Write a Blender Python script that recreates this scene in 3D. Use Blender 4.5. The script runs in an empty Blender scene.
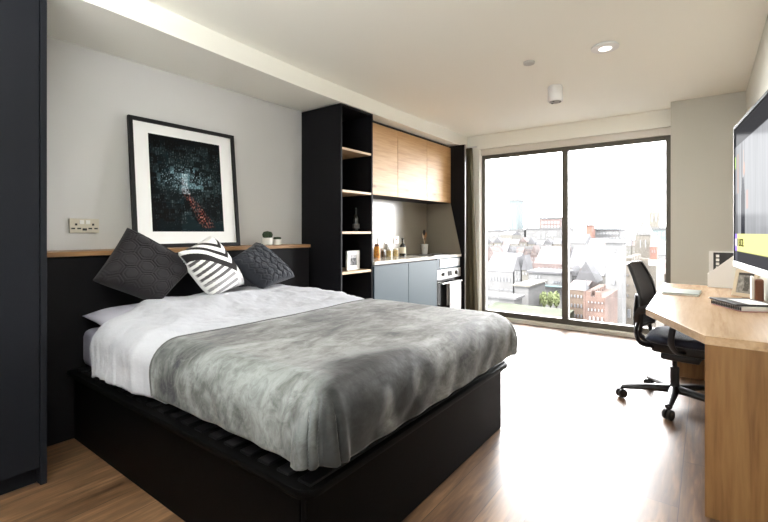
import bpy, bmesh, math, random
from mathutils import Vector, Matrix, noise
random.seed(4)
C = bpy.context.scene
COL = C.collection

# ------------------------------------------------------------------ camera, sky, exposure
F = 433.6
YAW = math.atan((706 - 384) / F)
EYE = 1.163
cam = bpy.data.cameras.new('camera'); cam_o = bpy.data.objects.new('camera', cam); COL.objects.link(cam_o)
cam.sensor_width = 36; cam.lens = F / 768 * 36; cam.shift_y = -29 / 768
cam.clip_start = 0.02; cam.clip_end = 3000
cam_o.location = (0, 0, EYE); cam_o.rotation_euler = (math.pi / 2, 0, YAW)
C.camera = cam_o
SKY = 17.5
w = bpy.data.worlds.new('sky'); C.world = w; w.use_nodes = True
w.node_tree.nodes['Background'].inputs[0].default_value = (0.985, 0.99, 1.0, 1)
w.node_tree.nodes['Background'].inputs[1].default_value = SKY
C.view_settings.view_transform = 'Standard'; C.view_settings.look = 'None'
C.view_settings.exposure = 1.05; C.view_settings.gamma = 1; C.view_settings.use_curve_mapping = False
pl = bpy.data.lights.new('window_portal', 'AREA'); pl.shape = 'RECTANGLE'; pl.size = 2.2; pl.size_y = 2.2
pl.cycles.is_portal = True
po = bpy.data.objects.new('window_portal', pl); COL.objects.link(po)
po.location = (-1.38, 5.66, 1.12); po.rotation_euler = (-math.pi / 2, 0, 0)
LAMP = 9.0
sun = bpy.data.lights.new('sun', 'SUN'); sun.energy = 16; sun.angle = .02; sun.color = (1, .95, .88)
so = bpy.data.objects.new('sun', sun); COL.objects.link(so); so.rotation_euler = Vector((.75, .5, -.62)).to_track_quat('-Z', 'Y').to_euler()
# added fill light behind the viewpoint, bounced off the ceiling like a flash
fl = bpy.data.lights.new('added_ceiling_fill', 'AREA'); fl.shape = 'DISK'; fl.size = 1.1; fl.energy = 62; fl.color = (.97, .985, 1)
fo = bpy.data.objects.new('added_ceiling_fill', fl); COL.objects.link(fo)
fo.location = (-.9, -.35, 1.75); fo.rotation_euler = (math.pi, 0, 0)

def atp(u, v, y):
    a = (u - 384) / F; b = -(v - 232) / F; s, c = math.sin(YAW), math.cos(YAW)
    r = (-s + a * c, c + a * s, b); t = y / r[1]
    return Vector((r[0] * t, y, EYE + r[2] * t))
def yatx(u, x):
    a = (u - 384) / F; s, c = math.sin(YAW), math.cos(YAW)
    return x / (-s + a * c) * (c + a * s)

# ------------------------------------------------------------------ materials
def mat(name, col, rough=.5, metal=0, spec=.5, bump=0, bscale=60, var=0, vscale=8, coat=0, sheen=0, emit=None, estr=0, stretch=None, alpha=1):
    m = bpy.data.materials.new(name); m.use_nodes = True
    nt = m.node_tree; b = nt.nodes['Principled BSDF']
    b.inputs['Base Color'].default_value = (*col, 1); b.inputs['Roughness'].default_value = rough
    b.inputs['Metallic'].default_value = metal; b.inputs['Specular IOR Level'].default_value = spec
    b.inputs['Coat Weight'].default_value = coat; b.inputs['Coat Roughness'].default_value = .1
    if sheen:
        b.inputs['Sheen Weight'].default_value = sheen; b.inputs['Sheen Roughness'].default_value = .4
    if emit:
        b.inputs['Emission Color'].default_value = (*emit, 1); b.inputs['Emission Strength'].default_value = estr
    b.inputs['Alpha'].default_value = alpha
    tc = nt.nodes.new('ShaderNodeTexCoord'); mp = nt.nodes.new('ShaderNodeMapping')
    if stretch: mp.inputs['Scale'].default_value = stretch
    nt.links.new(tc.outputs['Object'], mp.inputs[0])
    nz = nt.nodes.new('ShaderNodeTexNoise'); nz.inputs['Scale'].default_value = vscale; nz.inputs['Detail'].default_value = 4
    nt.links.new(mp.outputs[0], nz.inputs[0])
    if var:
        rp = nt.nodes.new('ShaderNodeValToRGB')
        rp.color_ramp.elements[0].position = .3; rp.color_ramp.elements[1].position = .7
        rp.color_ramp.elements[0].color = tuple(max(0, c * (1 - var)) for c in col) + (1,)
        rp.color_ramp.elements[1].color = tuple(min(1, c * (1 + var)) for c in col) + (1,)
        nt.links.new(nz.outputs[0], rp.inputs[0]); nt.links.new(rp.outputs[0], b.inputs['Base Color'])
    if bump:
        n2 = nt.nodes.new('ShaderNodeTexNoise'); n2.inputs['Scale'].default_value = bscale; n2.inputs['Detail'].default_value = 3
        nt.links.new(mp.outputs[0], n2.inputs[0])
        bp = nt.nodes.new('ShaderNodeBump'); bp.inputs['Strength'].default_value = bump; bp.inputs['Distance'].default_value = .01
        nt.links.new(n2.outputs[0], bp.inputs['Height']); nt.links.new(bp.outputs[0], b.inputs['Normal'])
    return m

def wood(name, dark, mid, light, axis='Y', rough=.4, spec=.5, knots=True, fine=22.):
    m = bpy.data.materials.new(name); m.use_nodes = True; nt = m.node_tree; b = nt.nodes['Principled BSDF']
    N, L = nt.nodes.new, nt.links.new
    tc = N('ShaderNodeTexCoord'); mp = N('ShaderNodeMapping')
    k = {'X': 0, 'Y': 1, 'Z': 2}[axis]; s = [1, 1, 1]; s[k] = .07
    mp.inputs['Scale'].default_value = s; mp.inputs['Location'].default_value = (3.3, 1.7, .6)
    L(tc.outputs['Object'], mp.inputs[0])
    n1 = N('ShaderNodeTexNoise'); n1.inputs['Scale'].default_value = fine * 3; n1.inputs['Detail'].default_value = 5; n1.inputs['Distortion'].default_value = .3
    n2 = N('ShaderNodeTexNoise'); n2.inputs['Scale'].default_value = fine * .35; n2.inputs['Detail'].default_value = 3; n2.inputs['Distortion'].default_value = 1.2
    L(mp.outputs[0], n1.inputs[0]); L(mp.outputs[0], n2.inputs[0])
    mx = N('ShaderNodeMath'); mx.operation = 'MULTIPLY_ADD'; mx.inputs[1].default_value = .45
    md = N('ShaderNodeMath'); md.operation = 'MULTIPLY'; md.inputs[1].default_value = .55
    L(n2.outputs[0], md.inputs[0]); L(n1.outputs[0], mx.inputs[0]); L(md.outputs[0], mx.inputs[2])
    rp = N('ShaderNodeValToRGB'); e = rp.color_ramp.elements
    e[0].position = .33; e[0].color = (*dark, 1); e[1].position = .66; e[1].color = (*light, 1)
    ee = rp.color_ramp.elements.new(.5); ee.color = (*mid, 1)
    L(mx.outputs[0], rp.inputs[0]); out = rp.outputs[0]
    if knots:
        s2 = [5.2, 5.2, 5.2]; s2[k] = 1.6
        m2 = N('ShaderNodeMapping'); m2.inputs['Scale'].default_value = s2; L(tc.outputs['Object'], m2.inputs[0])
        vo = N('ShaderNodeTexVoronoi'); vo.inputs['Scale'].default_value = 1.1; L(m2.outputs[0], vo.inputs[0])
        r2 = N('ShaderNodeValToRGB'); r2.color_ramp.elements[0].position = .03; r2.color_ramp.elements[1].position = .12
        r2.color_ramp.elements[0].color = (.35, .3, .27, 1); r2.color_ramp.elements[1].color = (1, 1, 1, 1)
        L(vo.outputs['Distance'], r2.inputs[0])
        mm = N('ShaderNodeMix'); mm.data_type = 'RGBA'; mm.blend_type = 'MULTIPLY'; mm.inputs[0].default_value = .8
        L(out, mm.inputs[6]); L(r2.outputs[0], mm.inputs[7]); out = mm.outputs[2]
    L(out, b.inputs['Base Color'])
    b.inputs['Roughness'].default_value = rough; b.inputs['Specular IOR Level'].default_value = spec
    bp = N('ShaderNodeBump'); bp.inputs['Strength'].default_value = .12; bp.inputs['Distance'].default_value = .003
    L(n1.outputs[0], bp.inputs['Height']); L(bp.outputs[0], b.inputs['Normal'])
    return m

def floor_mat():
    m = bpy.data.materials.new('oak_floor_planks'); m.use_nodes = True; nt = m.node_tree; b = nt.nodes['Principled BSDF']
    N, L = nt.nodes.new, nt.links.new
    tc = N('ShaderNodeTexCoord'); mp = N('ShaderNodeMapping'); mp.inputs['Rotation'].default_value = (0, 0, math.pi / 2)
    L(tc.outputs['Object'], mp.inputs[0])
    br = N('ShaderNodeTexBrick'); br.offset = .37; br.offset_frequency = 2
    br.inputs['Scale'].default_value = 1; br.inputs['Brick Width'].default_value = 1.25; br.inputs['Row Height'].default_value = .165
    br.inputs['Mortar Size'].default_value = .0018; br.inputs['Mortar Smooth'].default_value = .3
    br.inputs['Color1'].default_value = (.25, .25, .25, 1); br.inputs['Color2'].default_value = (.75, .75, .75, 1); br.inputs['Mortar'].default_value = (0, 0, 0, 1)
    L(mp.outputs[0], br.inputs[0])
    m2 = N('ShaderNodeMapping'); m2.inputs['Scale'].default_value = (1, .09, 1); L(tc.outputs['Object'], m2.inputs[0])
    ad = N('ShaderNodeMix'); ad.data_type = 'RGBA'; ad.blend_type = 'ADD'; ad.inputs[0].default_value = 1
    sc = N('ShaderNodeVectorMath'); sc.operation = 'MULTIPLY_ADD'
    L(br.outputs['Color'], sc.inputs[0]); sc.inputs[1].default_value = (9, 9, 9); L(m2.outputs[0], sc.inputs[2])
    n1 = N('ShaderNodeTexNoise'); n1.inputs['Scale'].default_value = 70; n1.inputs['Detail'].default_value = 6; n1.inputs['Distortion'].default_value = .5
    n2 = N('ShaderNodeTexNoise'); n2.inputs['Scale'].default_value = 14; n2.inputs['Detail'].default_value = 4; n2.inputs['Distortion'].default_value = 1.2
    L(sc.outputs[0], n1.inputs[0]); L(sc.outputs[0], n2.inputs[0])
    a = N('ShaderNodeMath'); a.operation = 'MULTIPLY'; a.inputs[1].default_value = .35; L(n1.outputs[0], a.inputs[0])
    c = N('ShaderNodeMath'); c.operation = 'MULTIPLY_ADD'; c.inputs[1].default_value = .5; L(n2.outputs[0], c.inputs[0]); L(a.outputs[0], c.inputs[2])
    d = N('ShaderNodeMath'); d.operation = 'MULTIPLY_ADD'; d.inputs[1].default_value = .17; L(br.outputs['Color'], d.inputs[0]); L(c.outputs[0], d.inputs[2])
    rp = N('ShaderNodeValToRGB'); e = rp.color_ramp.elements
    e[0].position = .34; e[0].color = (.045, .021, .010, 1); e[1].position = .72; e[1].color = (.31, .18, .095, 1)
    x = e.new(.52); x.color = (.140, .075, .037, 1)
    L(d.outputs[0], rp.inputs[0])
    mm = N('ShaderNodeMix'); mm.data_type = 'RGBA'; mm.blend_type = 'MIX'; mm.inputs[7].default_value = (.03, .016, .008, 1)
    L(br.outputs['Fac'], mm.inputs[0]); L(rp.outputs[0], mm.inputs[6]); L(mm.outputs[2], b.inputs['Base Color'])
    b.inputs['Roughness'].default_value = .36; b.inputs['Specular IOR Level'].default_value = .6
    rr = N('ShaderNodeMapRange'); rr.inputs['To Min'].default_value = .28; rr.inputs['To Max'].default_value = .46
    L(n2.outputs[0], rr.inputs[0]); L(rr.outputs[0], b.inputs['Roughness'])
    bp = N('ShaderNodeBump'); bp.inputs['Strength'].default_value = .15; bp.inputs['Distance'].default_value = .002
    L(n1.outputs[0], bp.inputs['Height']); L(bp.outputs[0], b.inputs['Normal'])
    return m

def glass_mat(name, tint=(1, 1, 1), refl=1.0):
    m = bpy.data.materials.new(name); m.use_nodes = True; nt = m.node_tree
    N, L = nt.nodes.new, nt.links.new
    for n in list(nt.nodes): nt.nodes.remove(n)
    o = N('ShaderNodeOutputMaterial'); t = N('ShaderNodeBsdfTransparent'); g = N('ShaderNodeBsdfGlossy'); g.inputs['Roughness'].default_value = 0
    t.inputs[0].default_value = (*tint, 1)
    fr = N('ShaderNodeFresnel'); fr.inputs[0].default_value = 1.35; mx = N('ShaderNodeMixShader')
    mu = N('ShaderNodeMath'); mu.operation = 'MULTIPLY'; mu.inputs[1].default_value = refl
    L(fr.outputs[0], mu.inputs[0]); L(mu.outputs[0], mx.inputs[0]); L(t.outputs[0], mx.inputs[1]); L(g.outputs[0], mx.inputs[2]); L(mx.outputs[0], o.inputs[0])
    return m

def vcol_mat(name, rough=.8, emit=0, spec=.3, sheen=0, bump=0, bscale=300):
    m = mat(name, (.5, .5, .5), rough, spec=spec, sheen=sheen, bump=bump, bscale=bscale)
    nt = m.node_tree; b = nt.nodes['Principled BSDF']; a = nt.nodes.new('ShaderNodeAttribute'); a.attribute_name = 'print'
    nt.links.new(a.outputs['Color'], b.inputs['Base Color'])
    if emit:
        nt.links.new(a.outputs['Color'], b.inputs['Emission Color']); b.inputs['Emission Strength'].default_value = emit
    return m

def velvet_mat():
    m = bpy.data.materials.new('brushed_grey_velvet'); m.use_nodes = True; nt = m.node_tree; b = nt.nodes['Principled BSDF']
    N, L = nt.nodes.new, nt.links.new
    tc = N('ShaderNodeTexCoord')
    mp = N('ShaderNodeMapping'); mp.inputs['Rotation'].default_value = (0, 0, .5); mp.inputs['Scale'].default_value = (1.7, .8, 1.2)
    L(tc.outputs['Object'], mp.inputs[0])
    n1 = N('ShaderNodeTexNoise'); n1.inputs['Scale'].default_value = 2.4; n1.inputs['Detail'].default_value = 7; n1.inputs['Roughness'].default_value = .62; n1.inputs['Distortion'].default_value = .8
    L(mp.outputs[0], n1.inputs[0])
    n3 = N('ShaderNodeTexNoise'); n3.inputs['Scale'].default_value = 11; n3.inputs['Detail'].default_value = 6; n3.inputs['Roughness'].default_value = .7; n3.inputs['Distortion'].default_value = 1.2
    L(mp.outputs[0], n3.inputs[0])
    w1 = N('ShaderNodeMath'); w1.operation = 'MULTIPLY'; w1.inputs[1].default_value = .38; L(n3.outputs[0], w1.inputs[0])
    w2 = N('ShaderNodeMath'); w2.operation = 'MULTIPLY_ADD'; w2.inputs[1].default_value = .62; L(n1.outputs[0], w2.inputs[0]); L(w1.outputs[0], w2.inputs[2])
    rp = N('ShaderNodeValToRGB'); e = rp.color_ramp.elements
    e[0].position = .38; e[0].color = (.045, .045, .054, 1); e[1].position = .60; e[1].color = (.285, .29, .292, 1)
    x = e.new(.47); x.color = (.128, .128, .124, 1)
    L(w2.outputs[0], rp.inputs[0])
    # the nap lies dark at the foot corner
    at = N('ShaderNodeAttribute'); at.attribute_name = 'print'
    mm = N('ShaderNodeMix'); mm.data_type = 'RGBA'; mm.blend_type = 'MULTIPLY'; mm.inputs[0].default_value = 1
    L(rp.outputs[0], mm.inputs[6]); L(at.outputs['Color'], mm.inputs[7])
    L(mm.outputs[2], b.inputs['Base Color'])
    b.inputs['Roughness'].default_value = .62; b.inputs['Specular IOR Level'].default_value = .35
    b.inputs['Sheen Weight'].default_value = .18; b.inputs['Sheen Roughness'].default_value = .35
    n2 = N('ShaderNodeTexNoise'); n2.inputs['Scale'].default_value = 14; n2.inputs['Detail'].default_value = 5
    L(tc.outputs['Object'], n2.inputs[0])
    bp = N('ShaderNodeBump'); bp.inputs['Strength'].default_value = .35; bp.inputs['Distance'].default_value = .012
    L(n2.outputs[0], bp.inputs['Height']); L(bp.outputs[0], b.inputs['Normal'])
    return m

M = {}
M['wall'] = mat('soft_white_wall_paint', (.60, .597, .592), .7, spec=.3, bump=.03, bscale=200)
M['wallr'] = mat('greige_wall_paint', (.60, .595, .535), .65, spec=.3, bump=.03, bscale=200)
M['ceil'] = mat('white_ceiling_paint', (.92, .915, .84), .6, spec=.35)
M['floor'] = floor_mat()
M['black'] = mat('charcoal_laminate', (.0085, .0083, .0098), .55, spec=.12, bump=.04, bscale=250)
M['robe'] = mat('slate_wardrobe_laminate', (.0085, .0095, .013), .55, spec=.12, bump=.03, bscale=250)
M['blackin'] = mat('charcoal_carcass_inside', (.012, .012, .014), .55, spec=.3)
M['bedblk'] = mat('black_bed_vinyl', (.0022, .0021, .0021), .5, spec=.06, bump=.02, bscale=300)
M['slat'] = mat('black_slat_wood', (.004, .004, .0045), .6, spec=.2)
M['oakx'] = wood('oak_along_wall', (.35, .19, .08), (.52, .31, .145), (.62, .40, .21), 'Y', .38)
M['oakedge'] = wood('oak_ledge', (.20, .10, .04), (.29, .155, .065), (.36, .2, .09), 'Y', .45, knots=False)
M['oakpale'] = wood('pale_oak_shelf', (.42, .28, .16), (.58, .42, .26), (.66, .50, .33), 'Y', .45, knots=False)
M['oakcab'] = wood('oak_cabinet_door', (.46, .255, .10), (.58, .35, .155), (.65, .42, .205), 'Y', .5, .55)
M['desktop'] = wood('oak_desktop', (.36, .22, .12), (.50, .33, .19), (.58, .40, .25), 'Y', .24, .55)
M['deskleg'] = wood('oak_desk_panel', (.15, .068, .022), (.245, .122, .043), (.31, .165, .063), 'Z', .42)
M['frame'] = mat('bronze_window_frame', (.105, .096, .078), .5, metal=.1)
M['glass'] = glass_mat('window_glass')
M['sill'] = mat('white_sill_paint', (.72, .69, .63), .45)
M['blackgloss'] = mat('black_picture_frame', (.008, .008, .009), .5, spec=.25)
M['mount'] = mat('white_mount_board', (.85, .85, .85), .8)
M['print'] = vcol_mat('city_night_print', .6, spec=.08)
M['steel'] = mat('brushed_steel', (.58, .56, .53), .28, metal=.9)
M['satin'] = mat('satin_faceplate', (.62, .58, .5), .3, metal=.6)
M['white'] = mat('white_plastic', (.78, .78, .77), .35)
M['sensor'] = mat('grey_white_sensor_plastic', (.5, .49, .46), .4)
M['ceramic'] = mat('white_ceramic', (.80, .79, .75), .3)
M['dark'] = mat('black_plastic', (.015, .015, .016), .4)
M['green'] = mat('dark_cactus_green', (.025, .05, .022), .8, bump=.5, bscale=120, var=.4, vscale=60)
M['linen'] = mat('white_cotton_bedding', (.46, .47, .515), .85, spec=.15, bump=.45, bscale=22, sheen=.15)
M['pillow'] = mat('lilac_white_pillowcase', (.46, .455, .53), .85, spec=.2, bump=.15, bscale=25)
M['matt'] = mat('lavender_grey_mattress_cover', (.34, .33, .41), .85, spec=.2, bump=.1, bscale=30)
M['velvet'] = velvet_mat()
M['hem'] = mat('throw_hem', (.10, .10, .10), .8, sheen=.3)
M['cushA'] = mat('charcoal_quilted_fabric', (.026, .024, .027), .8, spec=.15, sheen=.12, bump=.1, bscale=400)
M['cushC'] = mat('slate_textured_fabric', (.024, .027, .035), .7, spec=.25, sheen=.12, bump=.15, bscale=300)
M['cushB'] = vcol_mat('monochrome_chevron_print', .85, spec=.2, bump=.05)
M['slate'] = mat('slate_blue_cabinet_front', (.032, .054, .068), .42, spec=.25)
M['worktop'] = mat('pale_stone_worktop', (.62, .58, .50), .12, spec=.6, var=.15, vscale=30)
M['splash'] = mat('gloss_taupe_splashback', (.29, .26, .205), .21, spec=.7)
M['splash2'] = mat('taupe_splash_return', (.27, .24, .19), .35, spec=.4)
M['hob'] = mat('black_hob_glass', (.01, .01, .011), .06, spec=.7)
M['ovenw'] = mat('pale_steel_panel', (.45, .45, .44), .35, metal=.3)
M['ovenglass'] = mat('oven_black_glass', (.012, .012, .013), .08, spec=.7)
M['towel'] = mat('white_terry_towel', (.6, .6, .6), .95, spec=.1, bump=.5, bscale=180)
M['curtain'] = mat('olive_blackout_curtain', (.105, .088, .052), .75, spec=.25, sheen=.2, bump=.1, bscale=150)
M['amber'] = mat('amber_jar_glass', (.62, .25, .03), .15, spec=.6, var=.4, vscale=40)
M['spice'] = mat('spice_jar_glass', (.55, .42, .2), .15, spec=.6, var=.3, vscale=50)
M['spice2'] = mat('dark_spice_jar_glass', (.07, .05, .04), .15, spec=.6)
M['bottle'] = mat('dark_bottle_glass', (.012, .014, .012), .08, spec=.7)
M['label'] = mat('cream_bottle_label', (.72, .66, .52), .7)
M['spoon'] = mat('wooden_spoon', (.36, .19, .08), .6)
M['spoonpale'] = mat('pale_wooden_spoon', (.62, .50, .36), .6)
M['redsw'] = mat('red_switch_dot', (.5, .05, .03), .4)
M['chair'] = mat('black_chair_plastic', (.013, .013, .015), .38)
M['mesh'] = mat('black_chair_mesh', (.02, .02, .024), .6, bump=.5, bscale=500, alpha=.86)
M['seat'] = mat('navy_seat_fabric', (.020, .026, .048), .85, sheen=.3, bump=.3, bscale=350)
M['chrome'] = mat('chrome', (.75, .75, .76), .12, metal=1)
M['silver'] = mat('silver_bezel', (.5, .52, .53), .4, metal=.2)
def screen_mat():
    m = bpy.data.materials.new('lit_television_screen'); m.use_nodes = True; nt = m.node_tree; N, L = nt.nodes.new, nt.links.new
    for n in list(nt.nodes): nt.nodes.remove(n)
    o = N('ShaderNodeOutputMaterial'); e = N('ShaderNodeEmission'); g = N('ShaderNodeBsdfGlossy'); mx = N('ShaderNodeMixShader'); a = N('ShaderNodeAttribute'); a.attribute_name = 'print'
    g.inputs['Roughness'].default_value = .12; mx.inputs[0].default_value = .012; e.inputs[1].default_value = .8
    L(a.outputs['Color'], e.inputs[0]); L(e.outputs[0], mx.inputs[1]); L(g.outputs[0], mx.inputs[2]); L(mx.outputs[0], o.inputs[0])
    return m
M['tvscreen'] = screen_mat()
M['laptop'] = mat('grey_green_laptop_lid', (.27, .31, .28), .35, metal=.3)
M['card'] = mat('white_card', (.78, .77, .74), .6)
M['book'] = mat('dark_magazine_spine', (.02, .02, .022), .5)
M['pink'] = mat('pink_paper_cover', (.55, .22, .28), .6)
M['paper'] = mat('white_paper_edges', (.74, .73, .70), .8, bump=.3, bscale=400, stretch=(.05, .05, 4))
M['photoframe'] = mat('cream_photo_frame', (.66, .57, .43), .5)
M['snap'] = vcol_mat('grey_snapshot', .4)
M['brown'] = mat('brown_leather', (.16, .06, .028), .45, bump=.2, bscale=150)
M['lens'] = mat('lit_lamp_lens', (.9, .88, .83), .3, emit=(1, .95, .86), estr=1.4)
M['lampgrey'] = mat('grey_lamp_ring', (.35, .34, .33), .4)

# ------------------------------------------------------------------ mesh helpers
def box(bm, x0, x1, y0, y1, z0, z1, bev=0, seg=2, rot=None, piv=None):
    vs = [bm.verts.new((x, y, z)) for z in (z0, z1) for y in (y0, y1) for x in (x0, x1)]
    fs = [bm.faces.new([vs[i] for i in f]) for f in ((0, 2, 3, 1), (4, 5, 7, 6), (0, 1, 5, 4), (2, 6, 7, 3), (0, 4, 6, 2), (1, 3, 7, 5))]
    if bev:
        es = list({e for f in fs for e in f.edges})
        r = bmesh.ops.bevel(bm, geom=es, offset=bev, segments=seg, affect='EDGES', profile=.5)
        vs = list({v for v in r['verts']} | {v for v in vs if v.is_valid})
    if rot is not None:
        bmesh.ops.transform(bm, matrix=Matrix.Translation(piv) @ rot @ Matrix.Translation(-Vector(piv)), verts=[v for v in vs if v.is_valid])
    return vs
def bx(*a, **k):
    bm = bmesh.new(); box(bm, *a, **k); return bm
def lathe(bm, prof, c=(0, 0, 0), n=24, axis=None):
    rings = []
    for r, z in prof:
        rings.append([bm.verts.new((c[0] + r * math.cos(2 * math.pi * i / n), c[1] + r * math.sin(2 * math.pi * i / n), c[2] + z)) for i in range(n)])
    for a, b in zip(rings, rings[1:]):
        for i in range(n): bm.faces.new((a[i], a[(i + 1) % n], b[(i + 1) % n], b[i]))
    bm.faces.new(list(reversed(rings[0]))); bm.faces.new(rings[-1])
    vs = [v for r in rings for v in r]
    if axis is not None:
        q = Vector((0, 0, 1)).rotation_difference(Vector(axis)).to_matrix().to_4x4()
        bmesh.ops.transform(bm, matrix=Matrix.Translation(c) @ q @ Matrix.Translation(-Vector(c)), verts=vs)
    return vs
def lth(*a, **k):
    bm = bmesh.new(); lathe(bm, *a, **k); return bm
def prism(bm, pts, n, d, bev=0):
    """polygon pts (3D, planar) pushed along vector n by d"""
    n = Vector(n).normalized() * d
    a = [bm.verts.new(p) for p in pts]; b = [bm.verts.new(Vector(p) + n) for p in pts]
    k = len(pts)
    fs = [bm.faces.new(list(reversed(a))), bm.faces.new(b)] + [bm.faces.new((a[i], a[(i + 1) % k], b[(i + 1) % k], b[i])) for i in range(k)]
    bmesh.ops.recalc_face_normals(bm, faces=fs)
    if bev: bmesh.ops.bevel(bm, geom=list({e for f in fs for e in f.edges}), offset=bev, segments=2, affect='EDGES', profile=.5)
def prs(*a, **k):
    bm = bmesh.new(); prism(bm, *a, **k); return bm
def tube(bm, path, r, n=10, flat=None):
    """tube through path; r number or list; flat=(a,b) scales the section"""
    P = [Vector(p) for p in path]; rings = []
    up = Vector((0, 0, 1)); prev = None
    for i, p in enumerate(P):
        t = (P[min(i + 1, len(P) - 1)] - P[max(i - 1, 0)]).normalized()
        if prev is None:
            s = t.cross(up)
            if s.length < .05: s = t.cross(Vector((0, 1, 0)))
        else: s = prev - t * prev.dot(t)
        s.normalize(); prev = s; q = s.cross(t).normalized()
        rr = r[i] if isinstance(r, (list, tuple)) else r
        fa, fb = flat if flat else (1, 1)
        rings.append([bm.verts.new(p + s * rr * fa * math.cos(2 * math.pi * k / n) + q * rr * fb * math.sin(2 * math.pi * k / n)) for k in range(n)])
    for a, b in zip(rings, rings[1:]):
        for k in range(n): bm.faces.new((a[k], a[(k + 1) % n], b[(k + 1) % n], b[k]))
    bm.faces.new(list(reversed(rings[0]))); bm.faces.new(rings[-1])
def tb(*a, **k):
    bm = bmesh.new(); tube(bm, *a, **k); return bm
def smoothpath(pts, n=6):
    P = [Vector(p) for p in pts]; out = []
    for i in range(len(P) - 1):
        p0 = P[max(i - 1, 0)]; p1 = P[i]; p2 = P[i + 1]; p3 = P[min(i + 2, len(P) - 1)]
        for k in range(n):
            t = k / n
            out.append(.5 * ((2 * p1) + (p2 - p0) * t + (2 * p0 - 5 * p1 + 4 * p2 - p3) * t * t + (3 * p1 - p0 - 3 * p2 + p3) * t ** 3))
    out.append(P[-1]); return out
def grid(bm, f, nu, nv):
    V = [[bm.verts.new(f(i / nu, j / nv)) for j in range(nv + 1)] for i in range(nu + 1)]
    for i in range(nu):
        for j in range(nv): bm.faces.new((V[i][j], V[i + 1][j], V[i + 1][j + 1], V[i][j + 1]))
    return V

WORLD = {}
def wloc(o): return WORLD.get(o.name, Vector((0, 0, 0)))
def obj(name, bm, m, parent=None, smooth=False, recalc=True, solid=0, colors=None, sharp=35):
    if recalc: bmesh.ops.recalc_face_normals(bm, faces=bm.faces)
    me = bpy.data.meshes.new(name)
    cs = [v.co.copy() for v in bm.verts]
    if parent is not None: base = wloc(parent)
    else:
        lo = [min(c[k] for c in cs) for k in range(3)]; hi = [max(c[k] for c in cs) for k in range(3)]
        base = Vector(((lo[0] + hi[0]) / 2, (lo[1] + hi[1]) / 2, lo[2]))
    for v in bm.verts: v.co -= base
    bm.to_mesh(me); bm.free()
    o = bpy.data.objects.new(name, me); COL.objects.link(o)
    me.materials.append(m)
    if smooth:
        for p in me.polygons: p.use_smooth = True
        try: me.set_sharp_from_angle(angle=math.radians(sharp))
        except Exception: pass
    if colors is not None:
        at = me.color_attributes.new('print', 'FLOAT_COLOR', 'POINT')
        for i, c in enumerate(cs):
            at.data[i].color = (*colors(c), 1)
    if parent is not None: o.parent = parent; WORLD[o.name] = base
    else: o.location = base; WORLD[o.name] = base.copy()
    if solid:
        sm = o.modifiers.new('thickness', 'SOLIDIFY'); sm.thickness = abs(solid); sm.offset = 1 if solid > 0 else -1
    return o
def thing(name, label, cat, loc, group=None):
    o = bpy.data.objects.new(name, None); COL.objects.link(o); o.location = loc; o.empty_display_size = .05
    WORLD[o.name] = Vector(loc); o['label'] = label; o['category'] = cat
    if group: o['group'] = group
    return o
def tag(o, label, cat, group=None, kind=None):
    o['label'] = label; o['category'] = cat
    if group: o['group'] = group
    if kind: o['kind'] = kind
    return o
def struct(name, bm, m, label, cat, smooth=False):
    o = obj(name, bm, m, smooth=smooth); o['kind'] = 'structure'; o['label'] = label; o['category'] = cat
    return o
def dup(root, loc, label, rotz=0, scale=1):
    def cp(o, par):
        c = o.copy(); COL.objects.link(c)
        if par is not None: c.parent = par
        for ch in o.children: cp(ch, c)
        return c
    r = cp(root, None); r.location = loc; r.rotation_euler = (0, 0, rotz); r.scale = (scale,) * 3; r['label'] = label
    WORLD[r.name] = Vector(loc)
    return r

# ------------------------------------------------------------------ room shell
XW, XR, YN, YB, ZC = -3.12, .295, -1.1, 5.45, 2.46
struct('floor', bx(XW - .1, XR + .1, YN - .1, 5.62, -.08, 0), M['floor'], 'wooden plank floor running towards the window', 'floor')
struct('ceiling', bx(XW - .1, XR + .1, YN - .1, 5.62, ZC, ZC + .1), M['ceil'], 'off white painted ceiling', 'ceiling')
struct('wall_left', bx(XW - .1, XW, YN - .1, 5.62, 0, ZC), M['wall'], 'pale wall behind the bed and the kitchen', 'wall')
struct('wall_right', bx(XR, XR + .1, YN - .1, 5.62, 0, ZC), M['wallr'], 'beige wall behind the television and desk', 'wall')
struct('wall_near', bx(XW, XR, YN - .1, YN, 0, ZC), M['wall'], 'pale wall behind the viewpoint', 'wall')
bm = bmesh.new()
box(bm, XW, -2.445, YB, 5.62, 0, ZC); box(bm, -2.445, -.27, YB, 5.62, 2.275, ZC); box(bm, -.27, XR, YB, 5.62, 0, ZC)
struct('wall_back', bm, M['ceil'], 'window wall with plain header above the glazing', 'wall')
struct('trim_pier', bx(-.283, XR, 5.18, YB, 0, ZC), M['wallr'], 'square beige pier right of the window', 'pier')
bm = bmesh.new(); box(bm, -2.445, -.27, 5.49, 5.62, 2.195, 2.275, .004)
struct('trim_header', bm, M['sill'], 'white stepped head lining above the window', 'trim')
struct('trim_sill', bx(-2.445, -.27, YB + .005, 5.62, 0, .045, bev=.004), M['sill'], 'white low sill strip under the window', 'trim')
bm = bmesh.new()
bk = [(-2.50, YN), (-2.50, .95), (-2.555, 1.7), (-2.597, 2.4), (-2.615, 3.4), (-2.625, YB)]
prism(bm, [(XW, YN, 2.32)] + [(x, y, 2.32) for x, y in bk] + [(XW, YB, 2.32)], (0, 0, 1), ZC - 2.32)
struct('trim_bulkhead', bm, M['ceil'], 'boxed ceiling bulkhead above the bed and kitchen', 'bulkhead')

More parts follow.
